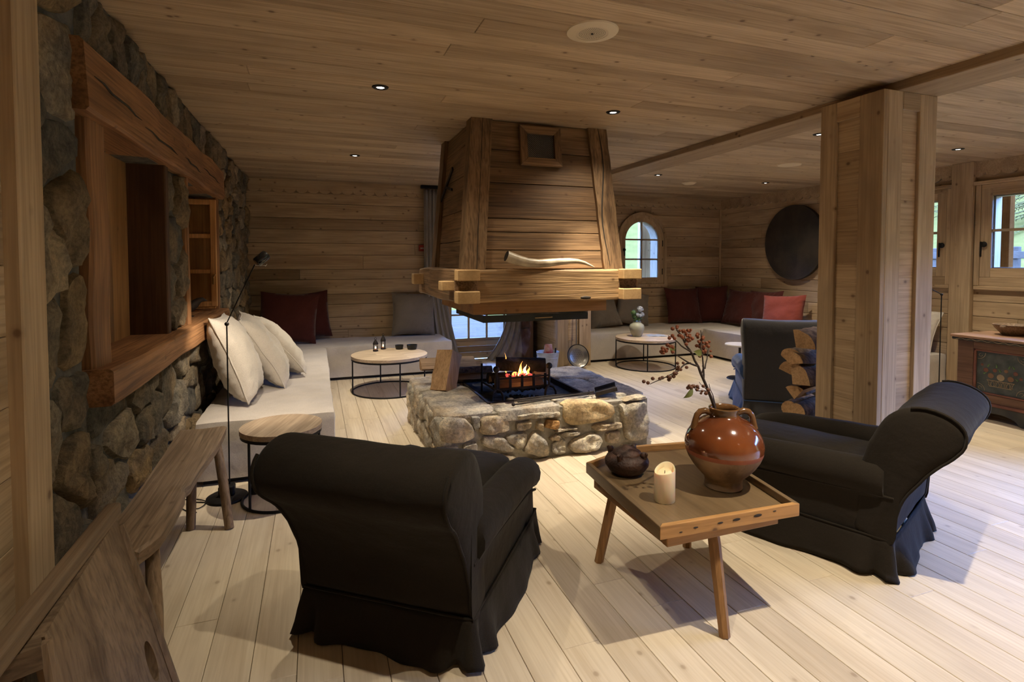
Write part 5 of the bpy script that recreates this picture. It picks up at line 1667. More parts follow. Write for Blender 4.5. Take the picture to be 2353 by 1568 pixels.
# ================================================================ ARMCHAIRS
def loft(rings, caps=True):
    n = len(rings[0])
    vs = [p for r in rings for p in r]
    fs = []
    for i in range(len(rings) - 1):
        for k in range(n):
            fs.append((i * n + k, i * n + (k + 1) % n, (i + 1) * n + (k + 1) % n, (i + 1) * n + k))
    if caps:
        for i in (0, len(rings) - 1):
            c = sum((Vector(p) for p in rings[i]), Vector()) / n
            vs.append(c)
            for k in range(n):
                q = (i * n + k, i * n + (k + 1) % n, len(vs) - 1)
                fs.append(q)
    return MB().add(vs, fs)
def smooth_closed(pts, sub=3):
    out = []
    n = len(pts)
    for i in range(n):
        p0, p1, p2, p3 = [Vector(pts[(i + k - 1) % n]) for k in range(4)]
        for s in range(sub):
            t = s / sub
            out.append(0.5 * ((2 * p1) + (-p0 + p2) * t + (2 * p0 - 5 * p1 + 4 * p2 - p3) * t * t + (-p0 + 3 * p1 - 3 * p2 + p3) * t ** 3))
    return [(p.x, p.y) for p in out]
ROLL = [(0.0, 0.17), (-0.025, 0.28), (-0.055, 0.38), (-0.105, 0.475), (-0.165, 0.56), (-0.222, 0.615), (-0.262, 0.675), (-0.262, 0.74), (-0.215, 0.79), (-0.13, 0.815), (-0.05, 0.80), (0.01, 0.755), (0.052, 0.69), (0.085, 0.62), (0.105, 0.54), (0.12, 0.46), (0.13, 0.30), (0.13, 0.17)]
FLAT = [(0.0, 0.17), (-0.02, 0.35), (-0.045, 0.55), (-0.065, 0.72), (-0.075, 0.85), (-0.062, 0.905), (-0.02, 0.925), (0.06, 0.925), (0.12, 0.905), (0.145, 0.84), (0.14, 0.70), (0.135, 0.5), (0.13, 0.30), (0.13, 0.17)]
def armchair(label, loc, rz, profile, mat, seed, nback):
    t = thing('armchair', label, 'armchair', loc, rz, 'slipcovered charcoal armchairs')
    HW = 0.345
    pr_ = smooth_closed(profile[:], 3)
    cy = sum(p[0] for p in pr_) / len(pr_)
    cz = sum(p[1] for p in pr_) / len(pr_)
    def ring(x, s, bul=0.0):
        out = []
        for (y, z) in pr_:
            topness = max(0, (z - 0.5) / 0.36)
            yy, zz = cy + (y - cy) * s, cz + (z - cz) * s
            if z < 0.25: zz = z
            wob = noise.noise(Vector((x * 3 + seed, y * 4, z * 4))) * 0.008 + noise.noise(Vector((x * 9 + seed, z * 16, y * 9))) * 0.003
            out.append(Vector((x * (1 + 0.06 * topness), yy + wob * 0.8, zz + wob * (1 if z > 0.3 else 0) - 0.012 * topness * (1 - (x / HW) ** 2) * 0.5)))
        return out
    rings = [ring(-HW - 0.012, 0.6), ring(-HW - 0.008, 0.88), ring(-HW, 0.985), ring(-HW + 0.01, 1.0)]
    for k in range(1, 14):
        rings.append(ring(-HW + 2 * HW * k / 14, 1.0))
    rings += [ring(HW - 0.01, 1.0), ring(HW, 0.985), ring(HW + 0.008, 0.88), ring(HW + 0.012, 0.6)]
    bk = loft(rings).obj('backrest', mat, t, smooth=75)
    for s in (-1, 1):
        rr_ = ring(s * (HW + 0.002), 1.0)
        m = nback * 3
        MB().tube([p + Vector((s * 0.002, 0, 0)) for p in rr_[:m]], 0.0065, 6).obj('piping', mat, bk, smooth=60)
    # arms
    def Tz(u):
        return 0.528 - 0.03 * max(0, u - 0.1) / 0.7 - 0.05 * max(0, (u - 0.62) / 0.28) ** 2
    for s in (-1, 1):
        rg = []
        for u, sc in [(0.02, 0.94), (0.05, 1), (0.15, 1), (0.25, 1), (0.35, 1), (0.45, 1), (0.55, 1), (0.65, 1), (0.74, 1), (0.81, 0.99), (0.855, 0.95), (0.88, 0.86), (0.892, 0.70)]:
            T = Tz(u)
            cx, r_ = 0.310, 0.084
            c_z = T - r_
            sec = [(0.345, 0.17), (0.348, 0.26), (0.352, 0.35)]
            for k in range(11):
                a = R(-42 + 250 * k / 10)
                sec.append((cx + r_ * math.cos(a), c_z + r_ * math.sin(a)))
            sec += [(0.222, 0.30), (0.222, 0.17)]
            out = []
            for (x, z) in sec:
                x2 = cx - 0.02 + (x - cx + 0.02) * sc
                z2 = 0.33 + (z - 0.33) * sc if z > 0.2 else z
                wob = noise.noise(Vector((x * 6 + seed, u * 5, z * 6))) * 0.007
                out.append(Vector((s * (x2 + wob), u, z2 + (wob if z > 0.2 else 0))))
            rg.append(out)
        ar = loft(rg).obj('armrest', mat, t, smooth=75)
        line = [(s * 0.360, u, Tz(u) - 0.148 - 0.02 * u) for u in (-0.02, 0.1, 0.2, 0.3, 0.4, 0.5, 0.6, 0.7, 0.8, 0.845)]
        MB().tube(line, 0.0065, 6).obj('piping', mat, ar, smooth=60)
    # seat
    sbm = cloth_box((-0.232, 0.10, 0.30), (0.232, 0.905, 0.455), 0.055, 0.05, 0.006, seed, False, 0.03)
    st_ = bmobj(sbm, 'seat_cushion', mat, t, 75)
    bmobj(cloth_box((-0.34, 0.10, 0.12), (0.34, 0.872, 0.315), 0.03, 0.06, 0.004, seed + 3, False), 'seat_base', mat, t, 75)
    # skirt
    per = []
    x1, y0, y1, rc = 0.352, -0.012, 0.885, 0.03
    def seg(a, b, n):
        for k in range(n):
            f = k / n
            per.append((Vector(a).lerp(Vector(b), f), f))
    cs = [(-x1, y0), (x1, y0), (x1, y1), (-x1, y1)]
    out_n = [(0, -1), (1, 0), (0, 1), (-1, 0)]
    P2 = []
    for e in range(4):
        a, b = Vector(cs[e]), Vector(cs[(e + 1) % 4])
        L = (b - a).length
        ne = 44
        for k in range(ne):
            f = k / ne
            p = a.lerp(b, f)
            dc = min(f, 1 - f) * L
            P2.append((p, Vector(out_n[e]), dc, e, f))
    vs, fs = [], []
    rows = 8
    m = len(P2)
    for i in range(rows + 1):
        t_ = i / rows
        z = 0.175 * (1 - t_) + 0.002
        for (p, nn_, dc, e, f) in P2:
            # corner blend of the normal
            k = max(0, 1 - dc / 0.07)
            ce = e if f < 0.5 else (e + 1) % 4
            cn = Vector(cs[ce]).normalized()
            dirn = (nn_ * (1 - k * 0.55) + Vector((1 if cs[ce][0] > 0 else -1, 1 if cs[ce][1] > 0.4 else -1)) * k * 0.36)
            pleat = math.exp(-((dc - 0.055) / 0.022) ** 2) * -0.045 + math.exp(-(dc / 0.035) ** 2) * 0.012 + math.exp(-((dc - 0.12) / 0.04) ** 2) * 0.02
            wav = 0.014 * math.sin(f * 9 + e * 2 + seed) + 0.010 * noise.noise(Vector((f * 7, e * 5 + seed, t_ * 2)))
            o_ = 0.004 + t_ * (0.045 + pleat + wav)
            lift = 0.012 * (1 + math.sin(f * 7 + e + seed)) * t_
            q = p + dirn * o_
            vs.append((q.x, q.y, z + lift * 0.6))
    for i in range(rows):
        for k in range(m):
            k2 = (k + 1) % m
            fs.append((i * m + k, i * m + k2, (i + 1) * m + k2, (i + 1) * m + k))
    sk = MB().add(vs, fs).obj('skirt', mat, t, smooth=80)
    ms = sk.modifiers.new('thickness', 'SOLIDIFY')
    ms.thickness = 0.006
    MB().tube([(p.x + nn_.x * 0.004, p.y + nn_.y * 0.004, 0.178) for (p, nn_, dc, e, f) in P2[::2]], 0.005, 6, closed=True).obj('piping', mat, sk, smooth=60)
    return t
armchair('dark slipcovered armchair seen from behind, nearest the camera', (0.235, 2.035, 0), math.atan2(-0.6, 0.8), ROLL, 'charcoal', 1, 8)
armchair('dark slipcovered armchair with rolled back beside the low wooden table', (2.76, 1.83, 0), math.atan2(0.39, 0.92), ROLL, 'charcoal', 5, 10)
far = armchair('square-backed armchair with dark back and blue sides between the vase table and the pillar', (3.97, 3.70, 0), math.atan2(-0.6, 0.8), FLAT, 'chair_grey', 9, 6)

for c_ in far.children:  # arms, seat cushion and skirt coloured blue, the back left dark
    if c_.name.split('.')[0] in ('armrest', 'seat_base', 'skirt', 'seat_cushion'):
        c_.data.materials[0] = M['chair_blue']
        for g_ in c_.children:
            g_.data.materials[0] = M['chair_blue']
    if c_.name.split('.')[0] == 'seat_base':
        c_.data.materials[0] = M['chair_grey']
    if c_.name.split('.')[0] == 'skirt':
        c_.data.materials.append(M['chair_grey'])
        for pg in c_.data.polygons:
            if pg.center.y < -0.005 and abs(pg.center.x) < 0.40:
                pg.material_index = 1
    if c_.name.split('.')[0] == 'armrest': c_['label'] = 'blue armrest'
    if c_.name.split('.')[0] == 'skirt': c_['label'] = 'blue skirt'
far['group'] = 'armchairs around the hearth'
for o_ in bpy.data.objects:
    if o_.get('category') == 'armchair': o_['group'] = 'armchairs around the hearth'
# ================================================================ LOW TABLE AND WHAT STANDS ON IT
TZ0 = 0.43
tb = thing('low_table', 'old three-legged wooden tray table with raised rim, between the armchairs', 'table', (1.51, 1.97, 0))
to = Vector((1.51, 1.97, 0))
outl = [(1.18, 1.655), (1.825, 1.625), (1.955, 2.40), (1.57, 2.45), (1.225, 2.32)]
def tl(x, y, z): return Vector((x, y, z)) - to
n = len(outl)
def inset(poly, d):
    out = []
    m = len(poly)
    for i in range(m):
        p, a, b = Vector(poly[i]), Vector(poly[i - 1]), Vector(poly[(i + 1) % m])
        d1 = (p - a).normalized(); d2 = (b - p).normalized()
        n1 = Vector((-d1.y, d1.x)); n2 = Vector((-d2.y, d2.x))
        q = (n1 + n2).normalized()
        out.append(tuple(p + q * d / max(0.3, q.dot(n1))))
    return out
inn = inset(outl, 0.022)
M['tray'] = wood('tray_wood', (0.18, 0.12, 0.062), (0.10, 0.062, 0.03), 1, rough=0.32, var=0.05, knot=0.3, streak=0.5, spec=0.5)
M['tray_rim'] = wood('tray_rim_wood', (0.46, 0.25, 0.09), (0.24, 0.11, 0.035), 0, rough=0.45, var=0.15, knot=0.9, streak=0.9)
mid_x = [1.18, 1.40, 1.62, 1.96]
MB().prism([(p[0], p[1]) for p in inn], lambda u, v, z: tl(u, v, z), TZ0 - 0.002, TZ0 + 0.012).obj('tray_bottom', 'tray', tb)
for i in range(n):
    a, b, c, d = outl[i], outl[(i + 1) % n], inn[(i + 1) % n], inn[i]
    mb = MB()
    q = [tl(*p, TZ0 - 0.008) for p in (a, b, c, d)]
    w = [tl(*p, TZ0 + 0.044) for p in (a, b, c, d)]
    cen = sum(w, Vector()) / 4
    w2 = [p + (cen - p) * 0.0 for p in w]
    mb.add(q + w2, [(3, 2, 1, 0), (4, 5, 6, 7), (0, 1, 5, 4), (1, 2, 6, 5), (2, 3, 7, 6), (3, 0, 4, 7)])
    o = mb.obj('rim_board', 'tray_rim' if i in (0, 2, 3) else 'tray', tb)
    bv = o.modifiers.new('b', 'BEVEL'); bv.width = 0.003; bv.segments = 2
MB().box(tl(1.225, 1.672, TZ0 - 0.052), tl(1.765, 1.705, TZ0 - 0.008), 0.003).obj('apron', 'tray_rim', tb)
MB().box(tl(1.23, 1.705, TZ0 - 0.055), tl(1.26, 2.25, TZ0 - 0.008), 0.003).obj('apron', 'mid_y', tb)
MB().box(tl(1.73, 1.705, TZ0 - 0.055), tl(1.76, 2.30, TZ0 - 0.008), 0.003).obj('apron', 'mid_y', tb)
for (x, y, x1, y1) in [(1.470, 1.640, 1.475, 1.73), (1.270, 2.270, 1.33, 2.20), (1.76, 2.24, 1.70, 2.16)]:
    pts = [tl(x1, y1, TZ0 - 0.01), tl(x1 * 0.75 + x * 0.25, y1 * 0.75 + y * 0.25, 0.33), tl(x, y, 0.0)]
    MB().tube(pts, [0.022, 0.025, 0.022], 7).obj('leg', 'mid_z', tb, smooth=25)
for (x, z, s) in [(1.335, TZ0 + 0.018, 0.012), (1.445, TZ0 + 0.02, 0.014), (1.52, TZ0 + 0.022, 0.020), (1.62, TZ0 + 0.024, 0.022), (1.27, TZ0 + 0.01, 0.008), (1.70, TZ0 + 0.03, 0.009)]:
    y = 1.655 - (x - 1.18) * 0.0465
    MB().sphere(tl(x, y - 0.0002, z), 1.0, 12, 6, (s, 0.0015, s * 0.28)).obj('knot_hole', 'dark_slot', tb)

TS = TZ0 + 0.012
jug = thing('storage_jug', 'round two-handled clay jug, brown glazed above and bare below, holding a berry branch', 'jug', (1.71, 1.93, TS))
MB().lathe([(0.0, 0.0), (0.070, 0.0), (0.081, 0.004), (0.079, 0.028), (0.082, 0.045), (0.108, 0.072), (0.134, 0.103), (0.152, 0.132), (0.161, 0.155)], n=48).obj('bare_lower_body', 'raw_clay', jug, smooth=60)
MB().lathe([(0.161, 0.155), (0.1645, 0.165), (0.1665, 0.175)], n=48).obj('clay_band', 'clay_band', jug, smooth=60)
MB().lathe([(0.1665, 0.175), (0.168, 0.192), (0.166, 0.212), (0.157, 0.238), (0.140, 0.265), (0.115, 0.290), (0.087, 0.308), (0.068, 0.317), (0.062, 0.325)], n=48).obj('glazed_shoulder', 'glaze', jug, smooth=60)
MB().lathe([(0.062, 0.325), (0.060, 0.338), (0.066, 0.349), (0.067, 0.356), (0.061, 0.359), (0.054, 0.354), (0.052, 0.335), (0.060, 0.31), (0.09, 0.27)], n=48).obj('rim', 'olive_glaze', jug, smooth=60)
for s, a in ((-1, R(-20)), (1, R(-20))):
    pts = []
    for (r_, z) in [(0.060, 0.332), (0.085, 0.342), (0.107, 0.338), (0.122, 0.322), (0.129, 0.300), (0.132, 0.280), (0.134, 0.262)]:
        pts.append((s * r_ * math.cos(a) , s * r_ * math.sin(a), z))
    MB().tube(pts, [0.013, 0.014, 0.014, 0.013, 0.013, 0.015, 0.018], 10).obj('handle', 'olive_glaze', jug, smooth=60)
cd = thing('pillar_candle', 'ivory pillar candle with a slanting melted rim, glowing', 'candle', (1.372, 1.895, TS))
cm = MB()
rr_ = 0.0435
ring = []
nn = 40
H0 = 0.135
for (f, rad) in [(0, 0.96), (0.02, 1.0), (0.5, 1.0), (0.96, 1.0), (1.0, 0.95), (0.98, 0.84), (0.86, 0.78)]:
    ring.append([(rr_ * rad * math.cos(2 * math.pi * k / nn), rr_ * rad * math.sin(2 * math.pi * k / nn),
                  (H0 + 0.016 * math.cos(2 * math.pi * k / nn - 0.3) + 0.004 * math.sin(4 * math.pi * k / nn)) * f) for k in range(nn)])
loft(ring).obj('wax_body', 'wax', cd, smooth=60)
MB().cyl((0, 0, 0.10), (0.001, 0, 0.128), 0.0015, n=6).obj('wick', 'dark_slot', cd)
pl = bpy.data.lights.new('candle_glow', 'POINT'); pl.energy = 0.015; pl.color = (1, .55, .2); pl.shadow_soft_size = 0.01
plo = bpy.data.objects.new('candle_glow', pl); plo.location = (1.372, 1.895, TS + 0.145); COL.objects.link(plo)
pt = thing('lidded_clay_pot', 'small dark brown lidded clay pot with knobbed lugs on the low table', 'pot', (1.385, 2.21, TS))
MB().lathe([(0.0, 0), (0.058, 0.0), (0.085, 0.02), (0.102, 0.045), (0.104, 0.062), (0.094, 0.082), (0.072, 0.094), (0.064, 0.098)], n=36).obj('body', 'brown_pot', pt, smooth=60)
MB().lathe([(0.068, 0.096), (0.066, 0.104), (0.045, 0.116), (0.024, 0.122), (0.020, 0.130), (0.0, 0.134)], n=30).obj('lid', 'brown_pot', pt, smooth=60)
for k in range(4):
    a = R(35 + 90 * k)
    MB().sphere((0.082 * math.cos(a), 0.082 * math.sin(a), 0.098), 0.014, 10, 8, (1, 1, 1.3)).tube([(0.085 * math.cos(a), 0.085 * math.sin(a), 0.085), (0.098 * math.cos(a), 0.098 * math.sin(a), 0.112)], [0.012, 0.007], 8).obj('lug', 'brown_pot', pt, smooth=60)

# berry branch
br = thing('berry_branch', 'bare dark branch with orange-brown berries rising from the clay jug', 'branch', (1.68, 1.94, TS + 0.2))
bo = Vector((1.68, 1.94, TS + 0.2))
Y0 = 1.95
def P3(x, z, y=Y0): return Vector((x, y, z)) - bo
main = [(1.715, 0.52), (1.695, 0.72), (1.675, 0.79), (1.64, 0.87), (1.612, 0.925), (1.583, 0.985), (1.548, 1.045), (1.515, 1.085), (1.49, 1.13), (1.465, 1.155)]
tw = [
 (main, 0.0085, 0.003, 0.0),
 ([(1.612, 0.925), (1.617, 0.97), (1.618, 1.02), (1.612, 1.07), (1.622, 1.11), (1.625, 1.14)], 0.0045, 0.0018, 0.04),
 ([(1.618, 0.975), (1.645, 1.012), (1.668, 1.045), (1.69, 1.07)], 0.0035, 0.0015, 0.06),
 ([(1.575, 0.99), (1.53, 1.005), (1.48, 1.03), (1.435, 1.055), (1.40, 1.075)], 0.0045, 0.0018, -0.05),
 ([(1.54, 1.005), (1.49, 1.003), (1.45, 0.985), (1.39, 0.975), (1.33, 0.965), (1.265, 0.955)], 0.004, 0.0014, -0.1),
 ([(1.47, 0.995), (1.44, 0.975), (1.40, 0.968), (1.36, 0.962)], 0.0025, 0.001, -0.08),
 ([(1.635, 0.872), (1.59, 0.885), (1.54, 0.895), (1.50, 0.908), (1.47, 0.925)], 0.0038, 0.0016, -0.12),
 ([(1.54, 1.055), (1.50, 1.075), (1.465, 1.10), (1.43, 1.125), (1.40, 1.135)], 0.004, 0.0015, -0.03),
 ([(1.515, 1.085), (1.522, 1.11), (1.528, 1.13)], 0.003, 0.0014, 0.03),
 ([(1.68, 0.80), (1.672, 0.85), (1.658, 0.90)], 0.003, 0.0012, 0.02),
 ([(1.60, 0.95), (1.607, 0.975), (1.603, 0.99)], 0.003, 0.0014, 0.0),
 ([(1.65, 0.86), (1.62, 0.895), (1.612, 0.91)], 0.0022, 0.001, 0.03),
]
for k, (pts, r0, r1, dy) in enumerate(tw):
    m = len(pts)
    P = [P3(x, z, Y0 + dy * i / (m - 1)) for i, (x, z) in enumerate(pts)]
    # subdivide with slight kinks
    Q = []
    for i in range(m - 1):
        Q.append(P[i])
        Q.append((P[i] + P[i + 1]) / 2 + Vector((nz(P[i], 30, k), nz(P[i], 30, k + 3), nz(P[i], 30, k + 5))) * 0.004)
    Q.append(P[-1])
    MB().tube(Q, [r0 + (r1 - r0) * i / (len(Q) - 1) for i in range(len(Q))], 7).obj('twig', 'twig', br, smooth=60)
bs = {}
for mt in ('berry', 'berry2'):
    o_ = MB().sphere((0, 0, 0), 1.0, 10, 7).obj('berry', mt, br, smooth=80)
    bs[mt] = o_
bs_used = {'berry': 0, 'berry2': 0}
rb = random.Random(12)
def berry(x, z, y, r_, mt):
    o_ = bs[mt] if not bs_used[mt] else bs[mt].copy()
    if bs_used[mt]: COL.objects.link(o_)
    bs_used[mt] = 1
    o_.parent = br
    o_.location = Vector((x, y, z)) - bo
    o_.scale = (r_, r_, r_ * 0.95)
def cluster(pts, cnt, spread, mt, dy, r0=0.0072):
    for k in range(cnt):
        f = rb.uniform(0, len(pts) - 1.001)
        i = int(f)
        x = pts[i][0] + (pts[i + 1][0] - pts[i][0]) * (f - i)
        z = pts[i][1] + (pts[i + 1][1] - pts[i][1]) * (f - i)
        berry(x + rb.uniform(-1, 1) * spread, z + rb.uniform(-1, 1) * spread, Y0 + dy + rb.uniform(-1, 1) * spread, r0 * rb.uniform(0.8, 1.25), mt)
cluster([(1.47, 1.155), (1.49, 1.125), (1.53, 1.15), (1.525, 1.11), (1.545, 1.115)], 30, 0.016, 'berry', 0.0)
cluster([(1.625, 1.14), (1.62, 1.08), (1.615, 1.06)], 16, 0.016, 'berry', 0.04)
cluster([(1.69, 1.07), (1.665, 1.04), (1.645, 1.03)], 12, 0.018, 'berry', 0.06)
cluster([(1.42, 1.075), (1.38, 1.09), (1.36, 1.075)], 14, 0.013, 'berry', -0.05)
cluster([(1.45, 1.00), (1.43, 1.015), (1.39, 0.98), (1.37, 0.975)], 14, 0.014, 'berry2', -0.08)
cluster([(1.55, 0.905), (1.50, 0.915), (1.465, 0.925)], 16, 0.015, 'berry2', -0.10)
for (x, z) in [(1.262, 0.957), (1.282, 0.95), (1.305, 0.966), (1.34, 0.963), (1.352, 0.966), (1.385, 0.955), (1.40, 1.14), (1.385, 1.13), (1.41, 1.128), (1.445, 1.135), (1.47, 1.10), (1.585, 1.085), (1.575, 1.10), (1.60, 1.04)]:
    berry(x, z, Y0 - 0.06, 0.008, 'berry2' if z < 1.0 else 'berry')
def leaf(p, d, L, w, mat_='leaf'):
    p, d = P3(*p), Vector(d).normalized()
    s = d.cross(Vector((0.2, -1, 0.1))).normalized()
    nr = s.cross(d)
    vs, fs = [], []
    for i in range(7):
        t = i / 6
        c = p + d * L * t + nr * 0.012 * math.sin(t * 3)
        ww = w * math.sin(math.pi * t ** 0.8) * 0.5
        vs += [c - s * ww, c - nr * 0.003, c + s * ww]
    for i in range(6):
        a = 3 * i
        fs += [(a, a + 1, a + 4, a + 3), (a + 1, a + 2, a + 5, a + 4)]
    MB().add(vs, fs).obj('leaf', mat_, br, fixn=False, smooth=80)
leaf((1.45, 1.05), (-0.5, 0, 0.8), 0.055, 0.035)
leaf((1.555, 0.892), (-0.8, 0, -0.6), 0.065, 0.03)
leaf((1.60, 1.04), (-0.9, 0.1, 0.3), 0.045, 0.032)

# ================================================================ LEFT SIDE: LAMP, BENCH, SETTLE
lm = thing('floor_lamp', 'slim black reading lamp with tilted cylinder head beside the cream cushions', 'floor lamp', (-0.525, 3.67, 0))
lo_ = Vector((-0.525, 3.67, 0))
MB().lathe([(0.0, 0.022), (0.10, 0.020), (0.115, 0.012), (0.118, 0.0), (0.0, 0.0)], n=36).obj('base', 'iron', lm, smooth=40)
MB().box((-0.045, -0.035, 0.02), (0.045, 0.035, 0.085), 0.01).obj('transformer', 'iron', lm)
MB().cyl((0.015, 0, 0.08), (0.015, 0.01, 1.069), 0.0042, n=8).obj('pole', 'iron', lm, smooth=60)
MB().sphere((0.015, 0.01, 1.069), 0.013, 12, 8).obj('joint', 'iron', lm, smooth=60)
MB().cyl((0.015, 0.01, 1.075), (0.175, 0.01, 1.43), 0.0035, n=8).obj('arm', 'iron', lm, smooth=60)
ax = Vector((0.72, 0.25, 0.66)).normalized()
hc = Vector((0.215, 0.01, 1.468))
sh_ = MB()
h0, h1 = hc - ax * 0.042, hc + ax * 0.042
sh_.tube([h0, h0 + ax * 0.006, h1 - ax * 0.006, h1], [0.026, 0.031, 0.031, 0.026], 24)
sh_.obj('lamp_head', 'blackgloss', lm, smooth=40)
MB().tube([(0.175, 0.01, 1.43), (0.19, 0.01, 1.425), (0.205, 0.01, 1.43), (0.235, 0.01, 1.425), (0.245, 0.01, 1.435), (0.235, 0.01, 1.42)], 0.0022, 6).obj('lamp_handle', 'chrome', lm, smooth=60)
rl = bpy.data.lights.new('reading_lamp', 'SPOT')
rl.energy = 34
rl.color = (1.0, 0.86, 0.68)
rl.spot_size = R(100)
rl.spot_blend = 0.6
rl.shadow_soft_size = 0.012
rlo = bpy.data.objects.new('reading_lamp', rl)
rlo.location = lo_ + hc + Vector((0.0, 0.02, -0.04))
rlo.rotation_euler = Vector((-0.10, 0.62, -1.0)).to_track_quat('-Z', 'Y').to_euler()
COL.objects.link(rlo)
plug = thing('power_adapter', 'small black round plug adapter on the floor beside the lamp base', 'adapter', (-0.37, 3.69, 0))
MB().lathe([(0, 0), (0.03, 0), (0.032, 0.012), (0.030, 0.045), (0.018, 0.055), (0, 0.056)], n=20).obj('body', 'iron', plug, smooth=40)
MB().tube([(0, 0, 0.05), (0.0, 0, 0.10), (0.02, 0.03, 0.125), (0.05, 0.07, 0.12), (0.07, 0.1, 0.05), (0.08, 0.13, 0.005)], 0.004, 6).obj('plug_cable', 'iron', plug, smooth=60)
cbl = MB()
pts = [(-0.56, 3.66, 0.03), (-0.62, 3.63, 0.006), (-0.70, 3.66, 0.004), (-0.72, 3.60, 0.004), (-0.66, 3.56, 0.004), (-0.63, 3.62, 0.012), (-0.69, 3.70, 0.004), (-0.76, 3.72, 0.004), (-0.78, 3.65, 0.004), (-0.72, 3.55, 0.004), (-0.65, 3.50, 0.004)]
Q = []
for i in range(len(pts) - 1):
    p0, p1, p2, p3 = [Vector(pts[max(0, min(len(pts) - 1, i + k))]) for k in (-1, 0, 1, 2)]
    for s in range(5):
        t = s / 5
        Q.append(0.5 * ((2 * p1) + (-p0 + p2) * t + (2 * p0 - 5 * p1 + 4 * p2 - p3) * t * t + (-p0 + 3 * p1 - 3 * p2 + p3) * t ** 3))
cbl.tube([q - lo_ for q in Q], 0.003, 6).obj('cable', 'iron', lm, smooth=60)

bn = thing('rustic_bench', 'long weathered plank bench on splayed legs along the stone wall', 'bench', (-0.60, 2.8, 0))
bo2 = Vector((-0.60, 2.8, 0))
vs, fs = [], []
sec = 26
for i in range(sec + 1):
    t = i / sec
    y = 2.06 + t * 1.42
    xl = -0.715 + 0.01 * math.sin(t * 5)
    xr = -0.532 + 0.034 * t + 0.008 * math.sin(t * 9 + 0.3) - (0.016 if 0.36 < t < 0.41 else 0)
    if t < 0.06: xl += 0.05 * (1 - t / 0.06); xr -= 0.03 * (1 - t / 0.06)
    z1 = 0.50 - 0.012 * math.sin(math.pi * t) + 0.004 * noise.noise(Vector((t * 6, 0, 0)))
    for (x, z) in ((xl, z1 - 0.045), (xr, z1 - 0.05), (xr + 0.004, z1 - 0.008), (xr - 0.01, z1), ((xl + xr) / 2, z1 - 0.006), (xl, z1)):
        vs.append(Vector((x, y, z)) - bo2)
for i in range(sec):
    for k in range(6):
        fs.append((i * 6 + k, i * 6 + (k + 1) % 6, (i + 1) * 6 + (k + 1) % 6, (i + 1) * 6 + k))
fs += [(0, 1, 2, 3, 4, 5), tuple(sec * 6 + k for k in range(6))]
MB().add(vs, fs).obj('seat', 'grey_y', bn, smooth=35)
for (x0, y0, x1, y1) in [(-0.56, 2.22, -0.525, 2.10), (-0.66, 2.22, -0.70, 2.10), (-0.535, 3.38, -0.455, 3.24), (-0.655, 3.38, -0.65, 3.30)]:
    MB().tube([Vector((x0, y0, 0.47)) - bo2, Vector(((x0 + x1) / 2 + .003, (y0 + y1) / 2, 0.24)) - bo2, Vector((x1, y1, 0)) - bo2], [0.022, 0.025, 0.023], 10).obj('leg', 'grey_z', bn, smooth=60)
for (x, y) in ((-0.55, 2.24), (-0.655, 2.22), (-0.535, 3.385), (-0.65, 3.38)):
    MB().cyl(Vector((x, y, 0.488)) - bo2, Vector((x, y, 0.4935)) - bo2, 0.016, n=12).obj('tenon_end', 'dark_slot', bn)

# rustic settle, lower left corner of the picture
stl = thing('rustic_settle', 'dark plank settle end with an oval hand hole, cut off by the picture edge', 'settle', (-0.6, 1.6, 0))
so2 = Vector((-0.6, 1.6, 0))
def panel_hole(P00, P10, P11, P01, hole_c, hw, hh, t, n=28):
    """quad panel with an elliptic hole; u along P00->P10, v along P00->P01"""
    P00, P10, P11, P01 = map(Vector, (P00, P10, P11, P01))
    def F(u, v): return (P00.lerp(P10, u)).lerp(P01.lerp(P11, u), v)
    nr = (P10 - P00).cross(P01 - P00).normalized() * t
    vs, fs = [], []
    for k in range(n):
        a = 2 * math.pi * k / n
        c, s = math.cos(a), math.sin(a)
        u, v = hole_c
        iu, iv = u + hw * c, v + hh * s
        tt = 1e9
        if c > 1e-6: tt = min(tt, (1 - u) / c)
        if c < -1e-6: tt = min(tt, -u / c)
        if s > 1e-6: tt = min(tt, (1 - v) / s)
        if s < -1e-6: tt = min(tt, -v / s)
        ou, ov = u + c * tt, v + s * tt
        vs += [F(iu, iv), F(ou, ov), F(iu, iv) - nr, F(ou, ov) - nr]
    for (u, v) in ((0, 0), (1, 0), (1, 1), (0, 1)):
        pass
    for k in range(n):
        a, b = 4 * k, 4 * ((k + 1) % n)
        fs += [(a, a + 1, b + 1, b), (a + 2, b + 2, b + 3, a + 3), (a, b, b + 2, a + 2), (a + 1, a + 3, b + 3, b + 1)]
    return MB().add(vs, fs)
# the panel faces the room; right edge slants outwards to the floor
A_top, A_bot = Vector((-0.565, 1.90, 0.685)), Vector((-0.36, 1.84, 0.0))
B_top, B_bot = Vector((-0.545, 1.38, 0.665)), Vector((-0.44, 1.34, 0.0))
pn = panel_hole(B_bot - so2, A_bot - so2, A_top - so2, B_top - so2, (0.83, 0.44), 0.05, 0.085, 0.028, 96)
pn.obj('end_panel', 'settle_z', stl)
MB().tube([Vector((-0.365, 1.82, 0.02)) - so2, Vector((-0.56, 1.90, 0.66)) - so2], 0.012, 6).obj('edge_strip', 'settle_z', stl)
rl_ = MB()
p0, p1 = Vector((-0.582, 1.93, 0.70)) - so2, Vector((-0.580, 1.10, 0.69)) - so2
rl_.bar(p0, p1, 0.040, 0.045)
o = rl_.obj('top_rail', 'settle_y', stl)
bv = o.modifiers.new('b', 'BEVEL'); bv.width = 0.010; bv.segments = 3
